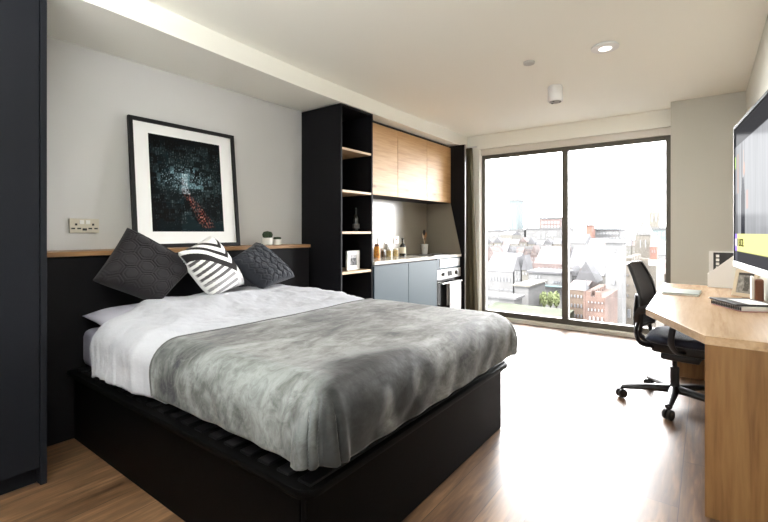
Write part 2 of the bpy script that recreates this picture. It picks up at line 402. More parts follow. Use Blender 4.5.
# window
wn = thing('window_1', 'full height two pane window with bronze frame overlooking the city', 'window', (-1.38, 5.55, .045)); wn['kind'] = 'structure'
bm = bmesh.new()
X0, X1, Z0, Z1, Y0, Y1 = -2.443, -.272, .045, 2.195, 5.52, 5.6
box(bm, X0, X0 + .045, Y0, Y1, Z0, Z1, .004); box(bm, X1 - .075, X1, Y0, Y1, Z0, Z1, .004)
box(bm, X0 + .045, X1 - .075, Y0, Y1, Z1 - .045, Z1, .004); box(bm, X0 + .045, X1 - .075, Y0, Y1, Z0, Z0 + .065, .004)
obj('window_frame', bm, M['frame'], wn)
obj('mullion', bx(-1.405, -1.335, Y0 - .01, Y1, Z0 + .065, Z1 - .045, bev=.004), M['frame'], wn)
obj('glass_pane', bx(X0 + .045, -1.405, 5.555, 5.565, Z0 + .065, Z1 - .045), M['glass'], wn)
obj('glass_pane', bx(-1.335, X1 - .075, 5.555, 5.565, Z0 + .065, Z1 - .045), M['glass'], wn)

# ------------------------------------------------------------------ ceiling fittings
def downlight(x, y, label):
    t = thing('downlight', label, 'ceiling light', (x, y, ZC - .02))
    obj('ring', lth([(.052, 0), (.088, .002), (.088, .012), (.082, .0195), (.052, .0195)], (x, y, ZC - .02), 36), M['white'], t, True)
    obj('baffle', lth([(.044, .001), (.052, .001), (.052, .018), (.044, .018)], (x, y, ZC - .02), 32), M['lampgrey'], t, True)
    obj('lens', lth([(.001, -.004), (.038, -.003), (.044, .002), (.044, .015)], (x, y, ZC - .02), 32), M['lens'], t, True)
    l = bpy.data.lights.new('downlight_bulb', 'AREA'); l.shape = 'DISK'; l.size = .09; l.energy = LAMP; l.color = (1, .97, .94)
    lo = bpy.data.objects.new('downlight_bulb', l); COL.objects.link(lo); lo.parent = t; lo.location = (0, 0, -.03)
    return t
dl0 = downlight(-.565, 3.345, 'round recessed white downlight in the ceiling near the window')
tag(obj('smoke_detector', lth([(.028, 0), (.04, .004), (.042, .014), (.042, .02)], (-1.084, 3.315, ZC - .02), 28), M['sensor'], smooth=True), 'small white round ceiling sensor beside the downlight', 'sensor')
sx, sy = -1.075, 4.0
t = thing('surface_spotlight', 'white cylindrical surface mounted fitting on ceiling by window', 'ceiling light', (sx, sy, ZC - .14))
obj('housing', lth([(.058, 0), (.064, .004), (.064, .125), (.055, .1395)], (sx, sy, ZC - .14), 32), M['white'], t, True)
obj('face_ring', lth([(.03, -.004), (.05, -.004), (.05, .001), (.03, .001)], (sx, sy, ZC - .14), 28), M['lampgrey'], t, True)
for k in range(3):
    a = k * 2.1 + .4
    obj('led', lth([(.008, -.007), (.01, -.003), (.01, .0)], (sx + .04 * math.cos(a), sy + .04 * math.sin(a), ZC - .14), 12), M['dark'], t, True)

# ------------------------------------------------------------------ wardrobe
t = thing('wardrobe', 'tall slate grey wardrobe at the left edge beside the bed', 'wardrobe', (-2.77, .1, 0))
obj('carcass', bx(XW, -2.475, -.6, .655, .085, 2.30), M['robe'], t)
obj('side_panel', bx(XW, -2.45, .657, .682, 0, 2.30, bev=.002), M['robe'], t)
obj('plinth', bx(XW + .02, -2.50, -.6, .655, 0, .083), M['robe'], t)
for a, b in ((.06, .654), (-.6, .056)):
    obj('door', bx(-2.473, -2.452, a, b, .083, 2.30, bev=.002), M['robe'], t)

# ------------------------------------------------------------------ headboard wall unit
t = thing('headboard', 'charcoal headboard panel with long oak ledge behind the bed', 'headboard', (-2.97, 1.8, 0))
obj('panel', bx(XW + .002, -2.862, .685, 2.725, 0, 1.024, bev=.002), M['black'], t)
obj('ledge', bx(XW + .002, -2.842, .685, 2.725, 1.026, 1.053, bev=.002), M['oakedge'], t)

# framed print leaning on the ledge
PB, PT = -3.01, -3.10
pz0, pz1, py0, py1 = 1.0545, 1.945, 1.302, 2.105
ln = Vector((PT - PB, 0, pz1 - pz0)).normalized(); pn = Vector((ln.z, 0, -ln.x))
def pic(y, s, off=0):
    return Vector((PB, y, pz0)) + ln * s + pn * off
H = (pz1 - pz0) / ln.z
def pbox(bm, y0, y1, s0, s1, o0, o1, bev=0):
    prism(bm, [pic(y0, s0, o0), pic(y1, s0, o0), pic(y1, s1, o0), pic(y0, s1, o0)], pn, o1 - o0, bev)
t = thing('picture_frame', 'large black framed city night print leaning above the bed', 'picture', (PB, (py0 + py1) / 2, pz0))
bm = bmesh.new(); fw = .026
pbox(bm, py0, py0 + fw, 0, H, -.012, .016, .002); pbox(bm, py1 - fw, py1, 0, H, -.012, .016, .002)
pbox(bm, py0 + fw, py1 - fw, 0, fw, -.012, .016, .002); pbox(bm, py0 + fw, py1 - fw, H - fw, H, -.012, .016, .002)
obj('frame', bm, M['blackgloss'], t)
bm = bmesh.new(); pbox(bm, py0 + fw, py1 - fw, fw, H - fw, -.010, -.002)
obj('mount', bm, M['mount'], t)
ay0, ay1, as0, as1 = 1.430, 1.975, .112, .797
bm = bmesh.new(); NU, NV = 150, 190
grid(bm, lambda a, b: pic(ay0 + (ay1 - ay0) * a, as0 + (as1 - as0) * b, -.0008), NU, NV)
rnd = random.Random(8)
blocks = [(rnd.random(), .12 + .8 * rnd.random(), rnd.uniform(.015, .07), rnd.uniform(.008, .05), rnd.random()) for _ in range(520)]
def art(c):
    a = (c.y - ay0) / (ay1 - ay0); b = ((c - pic(ay0, as0)).dot(ln)) / (as1 - as0)
    col = [.004, .012, .015]
    ctr = .47 + .02 * math.sin(b * 9) + max(0, .42 - b) * .75
    wid = .04 + max(0, .5 - b) * .16
    core = max(0, 1 - ((a - .46) / .42) ** 2 - ((b - .56) / .17) ** 2)
    for (x, y, ww, hh, k) in blocks:
        if abs(a - x) < ww and abs(b - y) < hh:
            g = (.003 + .022 * k * k) * (1 + 9 * core * k)
            col = [g * .55, g * 1.0, g * 1.15]
            if k > .45 and (int(a * 95) + int(b * 9)) % 3 == 0 and noise.noise(Vector((int(a * 95) * 1.7, int(b * 70) * 2.3, 4))) > .12:
                col = [x2 * 2.4 + .03 for x2 in col]
    n = noise.noise(Vector((a * 90, b * 60, 3)))
    if n > .52 - .30 * core:
        v = (n - .2) * (.12 + 1.5 * core)
        col = [col[0] + v * .6, col[1] + v * .82, col[2] + v * .95]
    d = abs(a - ctr) / wid
    if d < 1 and b < .62:
        q = noise.noise(Vector((a * 60, b * 48, 9)))
        if b > .40:
            g = max(0, .25 + .7 * q); col = [col[0] + g * .62, col[1] + g * .66, col[2] + g * .74]
        elif b > .04:
            g = max(0, .02 + 1.1 * q) * (1 - d * .75) * (.5 + 1.1 * max(0, noise.noise(Vector((a * 14, b * 11, 2))) + .4)); w_ = 1.6 if q > .40 else .2
            col = [col[0] * .6 + g * .60, col[1] * .6 + g * .12 * (1 + w_), col[2] * .6 + g * .09 * (1 + w_)]
    f = 1 if b < .80 else max(.2, 1 - (b - .80) * 5)
    if a < .12: f *= .3 + a * 5.8
    if b < .30 and a < .38: f *= .45
    return [max(.002, min(1, x * f)) for x in col]
obj('city_print', bm, M['print'], t, colors=art)

# wall socket
t = thing('wall_socket', 'satin metal double socket on the wall above the oak ledge', 'socket', (XW, 1.045, 1.157))
obj('faceplate', bx(XW, XW + .010, .978, 1.138, 1.157, 1.246, bev=.002), M['satin'], t)
for y in (1.041, 1.075): obj('switch', bx(XW + .009, XW + .015, y - .012, y + .012, 1.212, 1.236, bev=.002), M['white'], t)
for y in (1.012, 1.104):
    bm = bmesh.new(); box(bm, XW + .009, XW + .0115, y - .006, y + .006, 1.203, 1.216)
    box(bm, XW + .009, XW + .0115, y - .026, y - .006, 1.180, 1.189); box(bm, XW + .009, XW + .0115, y + .006, y + .026, 1.180, 1.189)
    obj('pin_slots', bm, M['dark'], t)
obj('usb_port', bx(XW + .009, XW + .0115, 1.046, 1.070, 1.172, 1.186), M['dark'], t)

# potted plants on the ledge
def potplant(x, y, r, h, ph, label, tall):
    t = thing('potted_plant', label, 'plant', (x, y, 1.053), 'potted cacti on the oak ledge')
    obj('pot', lth([(r * .82, 0), (r, h * .1), (r, h), (r * .86, h), (r * .84, h * .88), (.001, h * .86)], (x, y, 1.053), 24), M['ceramic'], t, True)
    bm = bmesh.new(); n = 20
    prof = [(r * .55, h * .85), (r * .92, h + ph * .2), (r * .98, h + ph * .55), (r * .7, h + ph * .9), (.002, h + ph)] if tall else [(r * .6, h * .85), (r * .95, h + ph * .4), (r * .8, h + ph * .9), (.002, h + ph)]
    vs = lathe(bm, prof, (x, y, 1.053), 40)
    for v in vs:
        a = math.atan2(v.co.y - y, v.co.x - x); k = 1 + .09 * math.cos(a * 10)
        v.co.x = x + (v.co.x - x) * k; v.co.y = y + (v.co.y - y) * k
    obj('cactus', bm, M['green'], t, True)
potplant(-2.95, yatx(267.5, -2.95), .042, .062, .055, 'taller dark green cactus in white pot on oak ledge', True)
potplant(-2.95, yatx(277.3, -2.95), .034, .048, .02, 'small low cactus in white pot next to the tower', False)

# ------------------------------------------------------------------ bed
BX0, BX1, BY0, BY1 = -2.858, -.978, .92, 2.487
t = thing('bed', 'black ottoman bed base with slatted deck and rounded lip', 'bed', ((BX0 + BX1) / 2, (BY0 + BY1) / 2, 0))
obj('side_board', bx(BX0, BX1 - .03, BY0, BY0 + .03, 0, .345, bev=.003), M['bedblk'], t)
obj('side_board', bx(BX0, BX1 - .03, BY1 - .03, BY1, 0, .345, bev=.003), M['bedblk'], t)
obj('foot_board', bx(BX1 - .028, BX1, BY0, BY1, 0, .345, bev=.006, seg=3), M['bedblk'], t)
def rrect(x0, x1, y0, y1, r, z, n=8):
    p = []
    for cx, cy, a0 in ((x1 - r, y0 + r, -90), (x1 - r, y1 - r, 0)):
        for k in range(n + 1):
            a = math.radians(a0 + 90 * k / n); p.append(Vector((cx + r * math.cos(a), cy + r * math.sin(a), z)))
    return [Vector((x0, y0, z))] + p + [Vector((x0, y1, z))]
bm = bmesh.new()
prism(bm, rrect(BX0, BX1 + .02, BY0 - .018, BY1 + .018, .05, .347), (0, 0, 1), .018, .004)
obj('lower_lip', bm, M['bedblk'], t, True)
bm = bmesh.new()
prism(bm, rrect(BX0, BX1 + .042, BY0 - .036, BY1 + .04, .065, .366), (0, 0, 1), .026, .007)
obj('deck', bm, M['bedblk'], t, True)
k = 0
x = BX0 + .08
while x < BX1 - .02:
    obj('slat', bx(x, x + .058, BY0 - .004, BY1 + .004, .3925, .402, bev=.003), M['slat'], t); x += .098
ZM = .4035
# mattress
bm = bx(-2.852, -.985, .950, 2.50, ZM, .615, bev=.045, seg=5)
tag(obj('mattress', bm, M['matt'], smooth=True, sharp=60), 'lavender grey mattress showing at the head of the bed', 'mattress')

def fbm(x, y, z, o=3):
    s = 0; a = 1
    for k in range(o):
        s += a * noise.noise(Vector((x, y, z))); x *= 2.03; y *= 2.03; z += 7.1; a *= .5
    return s
def drape(px, py, x0, x1, y0, y1, r, top):
    """sheet point px,py over a rounded box; returns point, outward normal, drop"""
    qx = min(max(px, x0 + r if x0 is not None else -99), x1 - r); qy = min(max(py, y0 + r), y1 - r)
    dx, dy = px - qx, py - qy
    d = max(abs(dx), abs(dy))
    if d < 1e-9: return Vector((px, py, top)), Vector((0, 0, 1)), 0
    n = Vector((dx, dy, 0)); L = n.length; n /= L
    if d < r * math.pi / 2:
        a = d / r
        return Vector((qx, qy, top)) + n * r * math.sin(a) - Vector((0, 0, r * (1 - math.cos(a)))), n * math.sin(a) + Vector((0, 0, math.cos(a))), d
    return Vector((qx, qy, top - r - (d - r * math.pi / 2))) + n * r, n, d

# duvet: from the head to under the throw
def duvet(a, b):
    r = .085; top = .652
    per = 2.514 - .938 - 2 * r + math.pi * r; drop = .135
    py = .938 + r - (math.pi * r / 2) - drop + b * (per + 2 * drop)
    yy = min(max(py, .938), 2.514)
    k = max(0, min(1, min(yy - 1.0, 2.48 - yy) / .28)); k = k * k * (3 - 2 * k)
    s0 = -2.555 - .225 * k + .02 * noise.noise(Vector((py * 3, 1, 1)))
    s = s0 + a * (-1.84 - s0)
    p, n, d = drape(s, py, None, 9, .938, 2.514, r, top)
    head = max(0, min(1, (-1.93 - s) / .18)); head = head * head * (3 - 2 * head)
    edge = max(0, min(1, (s - s0) / .12))
    hump = max(0, min(1, (-2.12 - s) / .34)); hump = hump * hump * (3 - 2 * hump) * (.25 + .75 * k)
    puff = .026 + .016 * fbm(s * 2.2, py * 2.0, 1.3) + (.062 * hump if n.z > 0 else 0) * n.z
    wr = .014 * fbm(s * 6, py * 4, 4.4, 4) + .022 * (.5 - abs(noise.noise(Vector((s * 5 + py * 2.5, py * 3 - s * 3, 2))))) ** 2 + .010 * (.5 - abs(noise.noise(Vector((s * 12 - py * 3, py * 7 + s * 6, 6))))) ** 2
    if d > .06: wr = wr * .6 + min(1, (d - .06) / .12) * (.026 * (.55 - abs(noise.noise(Vector((s * 13, d * 2.5, 3))))) + .010 * (.5 - abs(noise.noise(Vector((s * 33, d * 4, 5))))) - .008 - .006 * min(1, d / .2))
    off = head * (puff + wr)
    p = p + n * off
    if edge < 1: p.z -= .045 * (1 - math.sqrt(max(0, 1 - (1 - edge) ** 2)))
    p.z = max(p.z, ZM + .006 + (.02 if n.z > .9 else 0))
    return p
bm = bmesh.new(); grid(bm, duvet, 150, 170)
dv = tag(obj('duvet', bm, M['linen'], smooth=True, recalc=True, solid=.012, sharp=180), 'rumpled white duvet covering the head half of the bed', 'duvet')

# throw over the foot half
def throwf(a, b, lift=0):
    r = .105; x1 = -.915; y0, y1 = .918, 2.534; top = .672
    drop = .108
    L0 = -1.915; Lx = x1 - r + math.pi * r / 2 + drop
    s = L0 + a * (Lx - L0)
    py = y0 + r - math.pi * r / 2 - drop + b * ((y1 - y0) - 2 * r + math.pi * r + 2 * drop)
    s0 = s
    if a < .12: s = s + (1 - a / .12) * (.02 * math.sin(py * 5) + .03 * (.5 - b))
    p, n, d = drape(s, py, None, x1, y0, y1, r, top)
    tp = max(0, 1 - d / .1)
    off = .006 * (fbm(s * 2.4, py * 2.2, 5.5, 3) + .9)
    cx, cy = s - (x1 - r), min(py - (y0 + r), 0) if py < 1.7 else max(py - (y1 - r), 0)
    corner = max(0, min(1, (cx + .02) / .1)) * max(0, min(1, (abs(cy) + .02) / .1))
    ang = math.atan2(abs(cy), cx + 1e-6)
    if d > .05:
        f = min(1, (d - .05) / .15)
        off += f * (.007 * (1 + math.sin((s + py) * 30 + 4 * fbm(s * 2, py * 2, 3))) * .5 + corner * .016 * (1 + math.sin(ang * 15 + 5 * noise.noise(Vector((ang * 3, d * 4, 1))))))
    p = p + n * (off + lift)
    p.z = max(p.z, ZM + .004)
    return p
bm = bmesh.new(); grid(bm, throwf, 150, 190)
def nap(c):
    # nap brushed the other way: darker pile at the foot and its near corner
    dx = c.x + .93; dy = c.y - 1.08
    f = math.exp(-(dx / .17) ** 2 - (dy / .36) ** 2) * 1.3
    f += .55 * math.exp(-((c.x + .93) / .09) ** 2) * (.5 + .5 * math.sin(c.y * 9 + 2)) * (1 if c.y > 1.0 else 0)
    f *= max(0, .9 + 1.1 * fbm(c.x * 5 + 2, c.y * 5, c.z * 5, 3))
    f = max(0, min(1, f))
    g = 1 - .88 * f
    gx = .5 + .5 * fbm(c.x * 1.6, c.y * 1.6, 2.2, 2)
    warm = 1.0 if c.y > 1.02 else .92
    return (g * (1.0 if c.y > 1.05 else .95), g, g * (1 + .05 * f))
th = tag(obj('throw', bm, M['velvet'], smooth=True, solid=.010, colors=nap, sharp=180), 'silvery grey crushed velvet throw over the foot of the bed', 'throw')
hem_path = []
for j in range(96): hem_path.append(throwf(0.0, j / 95, .008))
obj('hem', tb(hem_path, .0065, 8), M['hem'], th, True)

# cushions
def cushion(name, q, T, m, label, cat, n=64, disp=None, colors=None, group=None, pinch=.035):
    q = [Vector(p) for p in q]
    nrm = (q[2] - q[0]).cross(q[3] - q[1]).normalized()
    if nrm.x < 0: nrm = -nrm
    cen = sum(q, Vector()) / 4
    bm = bmesh.new(); side = []; par = {}
    for sgn in (1, -1):
        V = []
        for i in range(n + 1):
            row = []
            for j in range(n + 1):
                s, t_ = i / n, j / n
                if sgn < 0 and (i in (0, n) or j in (0, n)): row.append(side[0][i][j]); continue
                p = (q[0] * (1 - s) + q[3] * s) * (1 - t_) + (q[1] * (1 - s) + q[2] * s) * t_
                es, et = 2 * s - 1, 2 * t_ - 1
                k = pinch * ((1 - es ** 2) * abs(et) ** 3 + (1 - et ** 2) * abs(es) ** 3)
                p = p + (cen - p) * k
                h = T * (max(0, (1 - es ** 4) * (1 - et ** 4))) ** .5
                if disp and sgn > 0: h += disp(s, t_) * min(1, 4 * (1 - es ** 2)) * min(1, 4 * (1 - et ** 2))
                h += T * .08 * noise.noise(Vector((s * 3, t_ * 3, sgn + len(name)))) * (1 - es ** 2) * (1 - et ** 2)
                v = bm.verts.new(p + nrm * h * sgn); row.append(v)
                par[len(par)] = (s, t_, sgn)
            V.append(row)
        side.append(V)
        for i in range(n):
            for j in range(n):
                f = (V[i][j], V[i + 1][j], V[i + 1][j + 1], V[i][j + 1])
                bm.faces.new(f if sgn > 0 else tuple(reversed(f)))
    cf = None
    if colors:
        it = iter(range(10 ** 9)); cf = lambda c: colors(*par[next(it)])
    o = obj(name, bm, m, smooth=True, recalc=True, colors=cf, sharp=180)
    return tag(o, label, cat, group)
def hexd(s, t_, k):
    x, y = s * k, t_ * k; best = sorted(math.hypot(x - (i + .5 * (j & 1)), y - j * .866) for i in range(int(x) - 2, int(x) + 3) for j in range(int(y / .866) - 2, int(y / .866) + 3))
    return best[1] - best[0]
def dispA(s, t_):
    d = hexd(s, t_, 4.2); d2 = abs(d - .30)
    return -.012 * math.exp(-(d / .05) ** 2) - .007 * math.exp(-(d2 / .05) ** 2)
def dispC(s, t_):
    d = hexd(s + .03 * math.sin(t_ * 20), t_, 5.5)
    return -.010 * math.exp(-(d / .09) ** 2) + .006 * noise.noise(Vector((s * 14, t_ * 14, 2)))
G = 'scatter cushions along the headboard'
cushion('scatter_cushion', [(-2.70, .955, .898), (-2.825, 1.185, 1.19), (-2.70, 1.55, .94), (-2.615, 1.275, .735)], .098, M['cushA'],
        'large charcoal hexagon quilted cushion leaning left of the patterned one', 'cushion', 110, dispA, None, G)
cushion('scatter_cushion', [(-2.66, 1.77, .965), (-2.79, 2.10, 1.085), (-2.60, 2.32, .81), (-2.56, 1.99, .755)], .088, M['cushC'],
        'smaller slate grey crumple textured cushion nearest the shelving tower', 'cushion', 90, dispC, None, G)
def chev(s, t_, sg):
    # p runs along the top to right edge, q away from it
    p, q = s, 1 - t_
    W, K, G1, G2 = (.83, .83, .82), (.022, .020, .021), (.30, .29, .30), (.60, .60, .61)
    if sg < 0: return W
    ww = p + .72 * abs(q - .27)
    if ww < .76: return K if (.60 < ww) or (.40 < ww < .49) or (.20 < ww < .29) else W
    if q > .36 - .12 * (p - .6):
        g = (p - .16 * q) % .115
        return ((.10, .095, .10) if p < .75 else G1) if g < .055 else W
    g = (p + .7 * abs(q - .16)) % .13
    return G2 if g < .06 else W
cushion('scatter_cushion', [(-2.64, 1.405, 1.035), (-2.77, 1.70, 1.135), (-2.64, 1.885, .79), (-2.53, 1.575, .75)], .088, M['cushB'],
        'black and white chevron patterned cushion between the two dark ones', 'cushion', 120, None, chev, G)

# bed pillows
def pillow(cx, cy, z, lx, ly, T, label, rz=0, tilt=0):
    R = Matrix.Rotation(rz, 4, 'Z') @ Matrix.Rotation(tilt, 4, 'Y'); n = 44
    bm = bmesh.new(); top = []
    for sg in (1, -1):
        V = []
        for i in range(n + 1):
            row = []
            for j in range(n + 1):
                if sg < 0 and (i in (0, n) or j in (0, n)): row.append(top[i][j]); continue
                es, et = 2 * i / n - 1, 2 * j / n - 1
                k = 1 - .06 * ((1 - es ** 2) * abs(et) ** 3 + (1 - et ** 2) * abs(es) ** 3)
                h = T * ((1 - es ** 4) * (1 - et ** 4)) ** .55 * sg
                h += .010 * noise.noise(Vector((es * 2.5 + cx, et * 3, sg))) * (1 - es ** 2)
                if sg < 0: h *= .55
                p = R @ Vector((es * lx / 2 * k, et * ly / 2 * k, h))
                row.append(bm.verts.new((cx + p.x, cy + p.y, z + T * .55 + p.z)))
            V.append(row)
        if sg > 0: top = V
        for i in range(n):
            for j in range(n): bm.faces.new((V[i][j], V[i + 1][j], V[i + 1][j + 1], V[i][j + 1]))
    return tag(obj('bed_pillow', bm, M['pillow'], smooth=True, sharp=180), label, 'pillow', 'white bed pillows')
pillow(-2.625, 1.285, .622, .45, .66, .062, 'white bed pillow under the large charcoal cushion', 0, .13)
pillow(-2.625, 2.13, .622, .45, .66, .062, 'white bed pillow under the slate grey cushion', 0, .13)

# ------------------------------------------------------------------ shelving tower
TX, TY0, TY1, TZ = -2.612, 2.872, 3.335, 2.312
t = thing('shelving_tower', 'tall charcoal open shelving tower between bed and kitchen', 'shelving', (-2.85, 3.11, 0))
obj('side_panel', bx(XW, TX, TY0, TY0 + .02, 0, TZ, bev=.0015), M['black'], t)
obj('side_panel', bx(XW, TX, TY1 - .02, TY1, 0, TZ, bev=.0015), M['black'], t)
obj('back_panel', bx(XW, XW + .012, TY0 + .021, TY1 - .021, 0, TZ - .022), M['blackin'], t)
obj('top_panel', bx(XW, TX, TY0 + .021, TY1 - .021, TZ - .02, TZ), M['black'], t)
SH = (1.927, 1.545, 1.168, .80, .40)
for z in SH: obj('shelf', bx(XW + .013, TX - .004, TY0 + .021, TY1 - .021, z - .022, z, bev=.001), M['oakpale'], t)
yb = yatx(356, -2.77)
t = thing('wine_bottle', 'dark bottle on the third tower shelf from the top', 'bottle', (-2.77, yb, 1.168))
obj('body', lth([(.030, 0), (.034, .004), (.034, .125), (.028, .148), (.013, .168), (.012, .215), (.014, .217), (.014, .228)], (-2.77, yb, 1.1685), 24), M['bottle'], t, True)
obj('label', lth([(.0346, .03), (.0346, .075)], (-2.77, yb, 1.1685), 24), mat('grey_label', (.12, .12, .12), .6), t, True)
yf = yatx(354, -2.70)
t = thing('photo_frame', 'white photo frame with dark snapshot on the lower tower shelf', 'photo frame', (-2.70, yf, .80))
fy0, fy1 = yf - .095, yf + .085
bm = bmesh.new()
for a in ((fy0, fy0 + .042, .801, .985), (fy1 - .042, fy1, .801, .985), (fy0 + .042, fy1 - .042, .801, .845), (fy0 + .042, fy1 - .042, .945, .985)):
    box(bm, -2.72, -2.70, *a, bev=.001)
obj('frame', bm, M['white'], t)
bm = bmesh.new(); grid(bm, lambda a, b: Vector((-2.705, fy0 + .042 + (fy1 - fy0 - .084) * a, .845 + .1 * b)), 24, 30)
obj('snapshot', bm, M['snap'], t, colors=lambda c: (lambda g: (g, g, g * 1.05))(max(.02, .18 + .25 * fbm(c.y * 60, c.z * 40, 1) + (.25 if c.z > .915 else -.08))))

# ------------------------------------------------------------------ kitchenette
KY = [3.34, 3.95, 4.575, 5.195]
names = ['oak wall cabinet beside the shelving tower', 'middle oak wall cabinet above the worktop', 'oak wall cabinet nearest the window']
for k in range(3):
    a, b = KY[k] + .003, KY[k + 1] - .003
    t = thing('wall_cabinet', names[k], 'cabinet', (-2.92, (a + b) / 2, 1.553), 'oak kitchen wall cabinets')
    obj('body', bx(XW, -2.764, a, b, 1.553, 2.285), M['blackin'], t)
    obj('door', bx(-2.762, -2.742, a, b, 1.549, 2.285, bev=.0015), M['oakcab'], t)
tag(obj('filler_strip', bx(XW, -2.775, 3.337, 5.194, 2.2865, 2.319), M['blackin']), 'dark recessed filler strip above the oak wall cabinets', 'filler')
bn = ['slate blue base cabinet beside the shelving tower', 'slate blue base cabinet beside the oven']
for k in range(2):
    a, b = KY[k] + .003, KY[k + 1] - .003
    t = thing('base_cabinet', bn[k], 'cabinet', (-2.85, (a + b) / 2, 0), 'slate blue base cabinets')
    obj('body', bx(XW, -2.622, a, b, .1, .84), M['blackin'], t)
    obj('door', bx(-2.62, -2.60, a, b, .1, .825, bev=.0015), M['slate'], t)
    obj('plinth', bx(XW, -2.66, a, b, 0, .098), M['blackin'], t)
# built-in oven
a, b = KY[2] + .002, KY[3] - .002
t = thing('built_in_oven', 'steel built-in oven under the worktop by the window', 'oven', (-2.85, (a + b) / 2, 0))
obj('housing', bx(XW, -2.622, a, b, .1, .84), M['blackin'], t)
obj('drawer_front', bx(-2.62, -2.602, a, b, .705, .838, bev=.002), M['slate'], t)
obj('steel_strip', bx(-2.602, -2.596, a + .06, b - .03, .725, .825, bev=.001), M['ovenw'], t)
cp = obj('control_panel', bx(-2.62, -2.596, a, b, .585, .700, bev=.002), M['ovenw'], t)
ym = (a + b) / 2
obj('display', bx(-2.597, -2.593, ym - .06, ym + .06, .612, .675, bev=.001), M['ovenglass'], cp)
for y in (ym - .17, ym + .17):
    obj('knob', lth([(.024, 0), (.024, .018), (.019, .024)], (-2.597, y, .643), 20, axis=(1, 0, 0)), M['dark'], cp, True)
dr = obj('oven_door', bx(-2.62, -2.598, a, b, .115, .580, bev=.002), M['ovenglass'], t)
bm = tb([(-2.555, a + .05, .535), (-2.555, b - .05, .535)], .009, 12)
for y in (a + .08, b - .08): tube(bm, [(-2.60, y, .535), (-2.555, y, .535)], .007, 8)
obj('handle', bm, M['steel'], dr, True)
obj('plinth', bx(XW, -2.66, a, b, 0, .098), M['blackin'], t)
# towel over the oven handle
ty0, ty1 = ym - .12, ym + .19
def towel(u_, v_):
    L = v_ * .76 - .30  # along the cloth: -.30 (behind) .. .46 (front)
    y = ty0 + (ty1 - ty0) * u_; wv = .004 * math.sin(u_ * 19) * min(1, abs(L) * 6)
    r = .0125
    if abs(L) < r * math.pi / 2:
        an = L / r; return Vector((-2.555 + r * math.sin(an), y, .535 + r * math.cos(an)))
    s_ = 1 if L > 0 else -1
    return Vector((-2.555 + s_ * (r + (wv + .006 if s_ > 0 else 0)), y + .006 * math.sin(L * 9), .535 - (abs(L) - r * math.pi / 2)))
bm = bmesh.new(); grid(bm, towel, 40, 60)
tag(obj('tea_towel', bm, M['towel'], smooth=True, solid=.003, sharp=180), 'white towel hanging over the oven door handle', 'towel')
tag(obj('worktop', bx(XW, -2.588, 3.3365, 5.196, .842, .872, bev=.002), M['worktop']), 'pale stone worktop along the kitchenette', 'worktop')
tag(obj('splashback', bx(XW, XW + .008, 3.3365, 5.19, .8725, 1.552), M['splash']), 'glossy taupe splashback behind the worktop', 'splashback')
t = thing('end_panel', 'tall charcoal end panel between the kitchenette and curtain', 'panel', (-2.8, 5.215, 0))
obj('panel', bx(XW, -2.545, 5.198, 5.226, 0, 2.312, bev=.0015), M['black'], t)
obj('splash_return', prs([(XW + .009, 5.191, .8735), (-2.592, 5.191, .8735), (-2.748, 5.191, 1.548), (XW + .009, 5.191, 1.548)], (0, 1, 0), .0065), M['splash2'], t)
obj('edge_strip', bx(-2.5445, -2.537, 5.199, 5.225, 0, 2.312), M['lampgrey'], t)
t = thing('induction_hob', 'flat black glass hob set on the worktop by the end panel', 'hob', (-2.86, 4.87, .8725))
obj('glass_plate', bx(-3.06, -2.66, 4.60, 5.14, .8725, .8775, bev=.0015), M['hob'], t)
for yy in (4.74, 5.0): obj('cooking_zone', lth([(.085, 0), (.085, .0006)], (-2.86, yy, .8776), 32), M['lampgrey'], t, True)
# splashback sockets
for k, (u0, u1) in enumerate(((377.5, 380), (384, 392), (393.5, 398.5))):
    y0, y1 = yatx(u0, XW + .008), yatx(u1, XW + .008)
    t = thing('wall_socket', ['narrow steel switch plate above the amber jar', 'double steel socket plate in the middle of the splashback', 'steel cooker switch with red rocker near the bottle'][k], 'socket', (XW + .008, (y0 + y1) / 2, 1.02), 'sockets on the splashback')
    obj('faceplate', bx(XW + .0085, XW + .016, y0, y1, 1.022, 1.108, bev=.002), M['satin'], t)
    obj('switch', bx(XW + .016, XW + .021, (y0 + y1) / 2 - .012, (y0 + y1) / 2 + .012, 1.06, 1.085, bev=.001), [M['dark'], M['white'], M['redsw']][k], t)
# jars, bottle and utensils
def jar(u, x, r, h, m, label, lidm):
    y = yatx(u, x)
    t = thing('storage_jar', label, 'jar', (x, y, .872), 'jars along the splashback')
    obj('glass_body', lth([(r * .9, 0), (r, .006), (r, h * .72), (r * .8, h * .82)], (x, y, .8728), 24), m, t, True)
    obj('lid', lth([(r * .84, h * .82), (r * .84, h * .98), (r * .78, h)], (x, y, .8730), 24), lidm, t, True)
jar(377, -3.0, .037, .155, M['amber'], 'tall amber filled jar next to the tower on the worktop', M['brown'])
jar(383.4, -3.0, .026, .085, M['spice2'], 'small dark spice jar beside the amber jar', M['steel'])
jar(389.2, -3.0, .033, .088, M['spice'], 'squat pale spice jar second from the bottle', M['steel'])
jar(395.6, -3.0, .035, .092, M['spice'], 'squat pale spice jar right next to the oil bottle', M['label'])
yb = yatx(402.6, -2.98)
t = thing('oil_bottle', 'dark oil bottle with cream label on the worktop', 'bottle', (-2.98, yb, .872))
obj('body', lth([(.034, 0), (.037, .004), (.037, .115), (.03, .135), (.014, .15), (.013, .2), (.016, .202), (.016, .215)], (-2.98, yb, .8728), 24), M['bottle'], t, True)
obj('label', lth([(.0376, .03), (.0376, .105)], (-2.98, yb, .8728), 24), M['label'], t, True)
ux = -2.985; uy = yatx(424.6, ux)
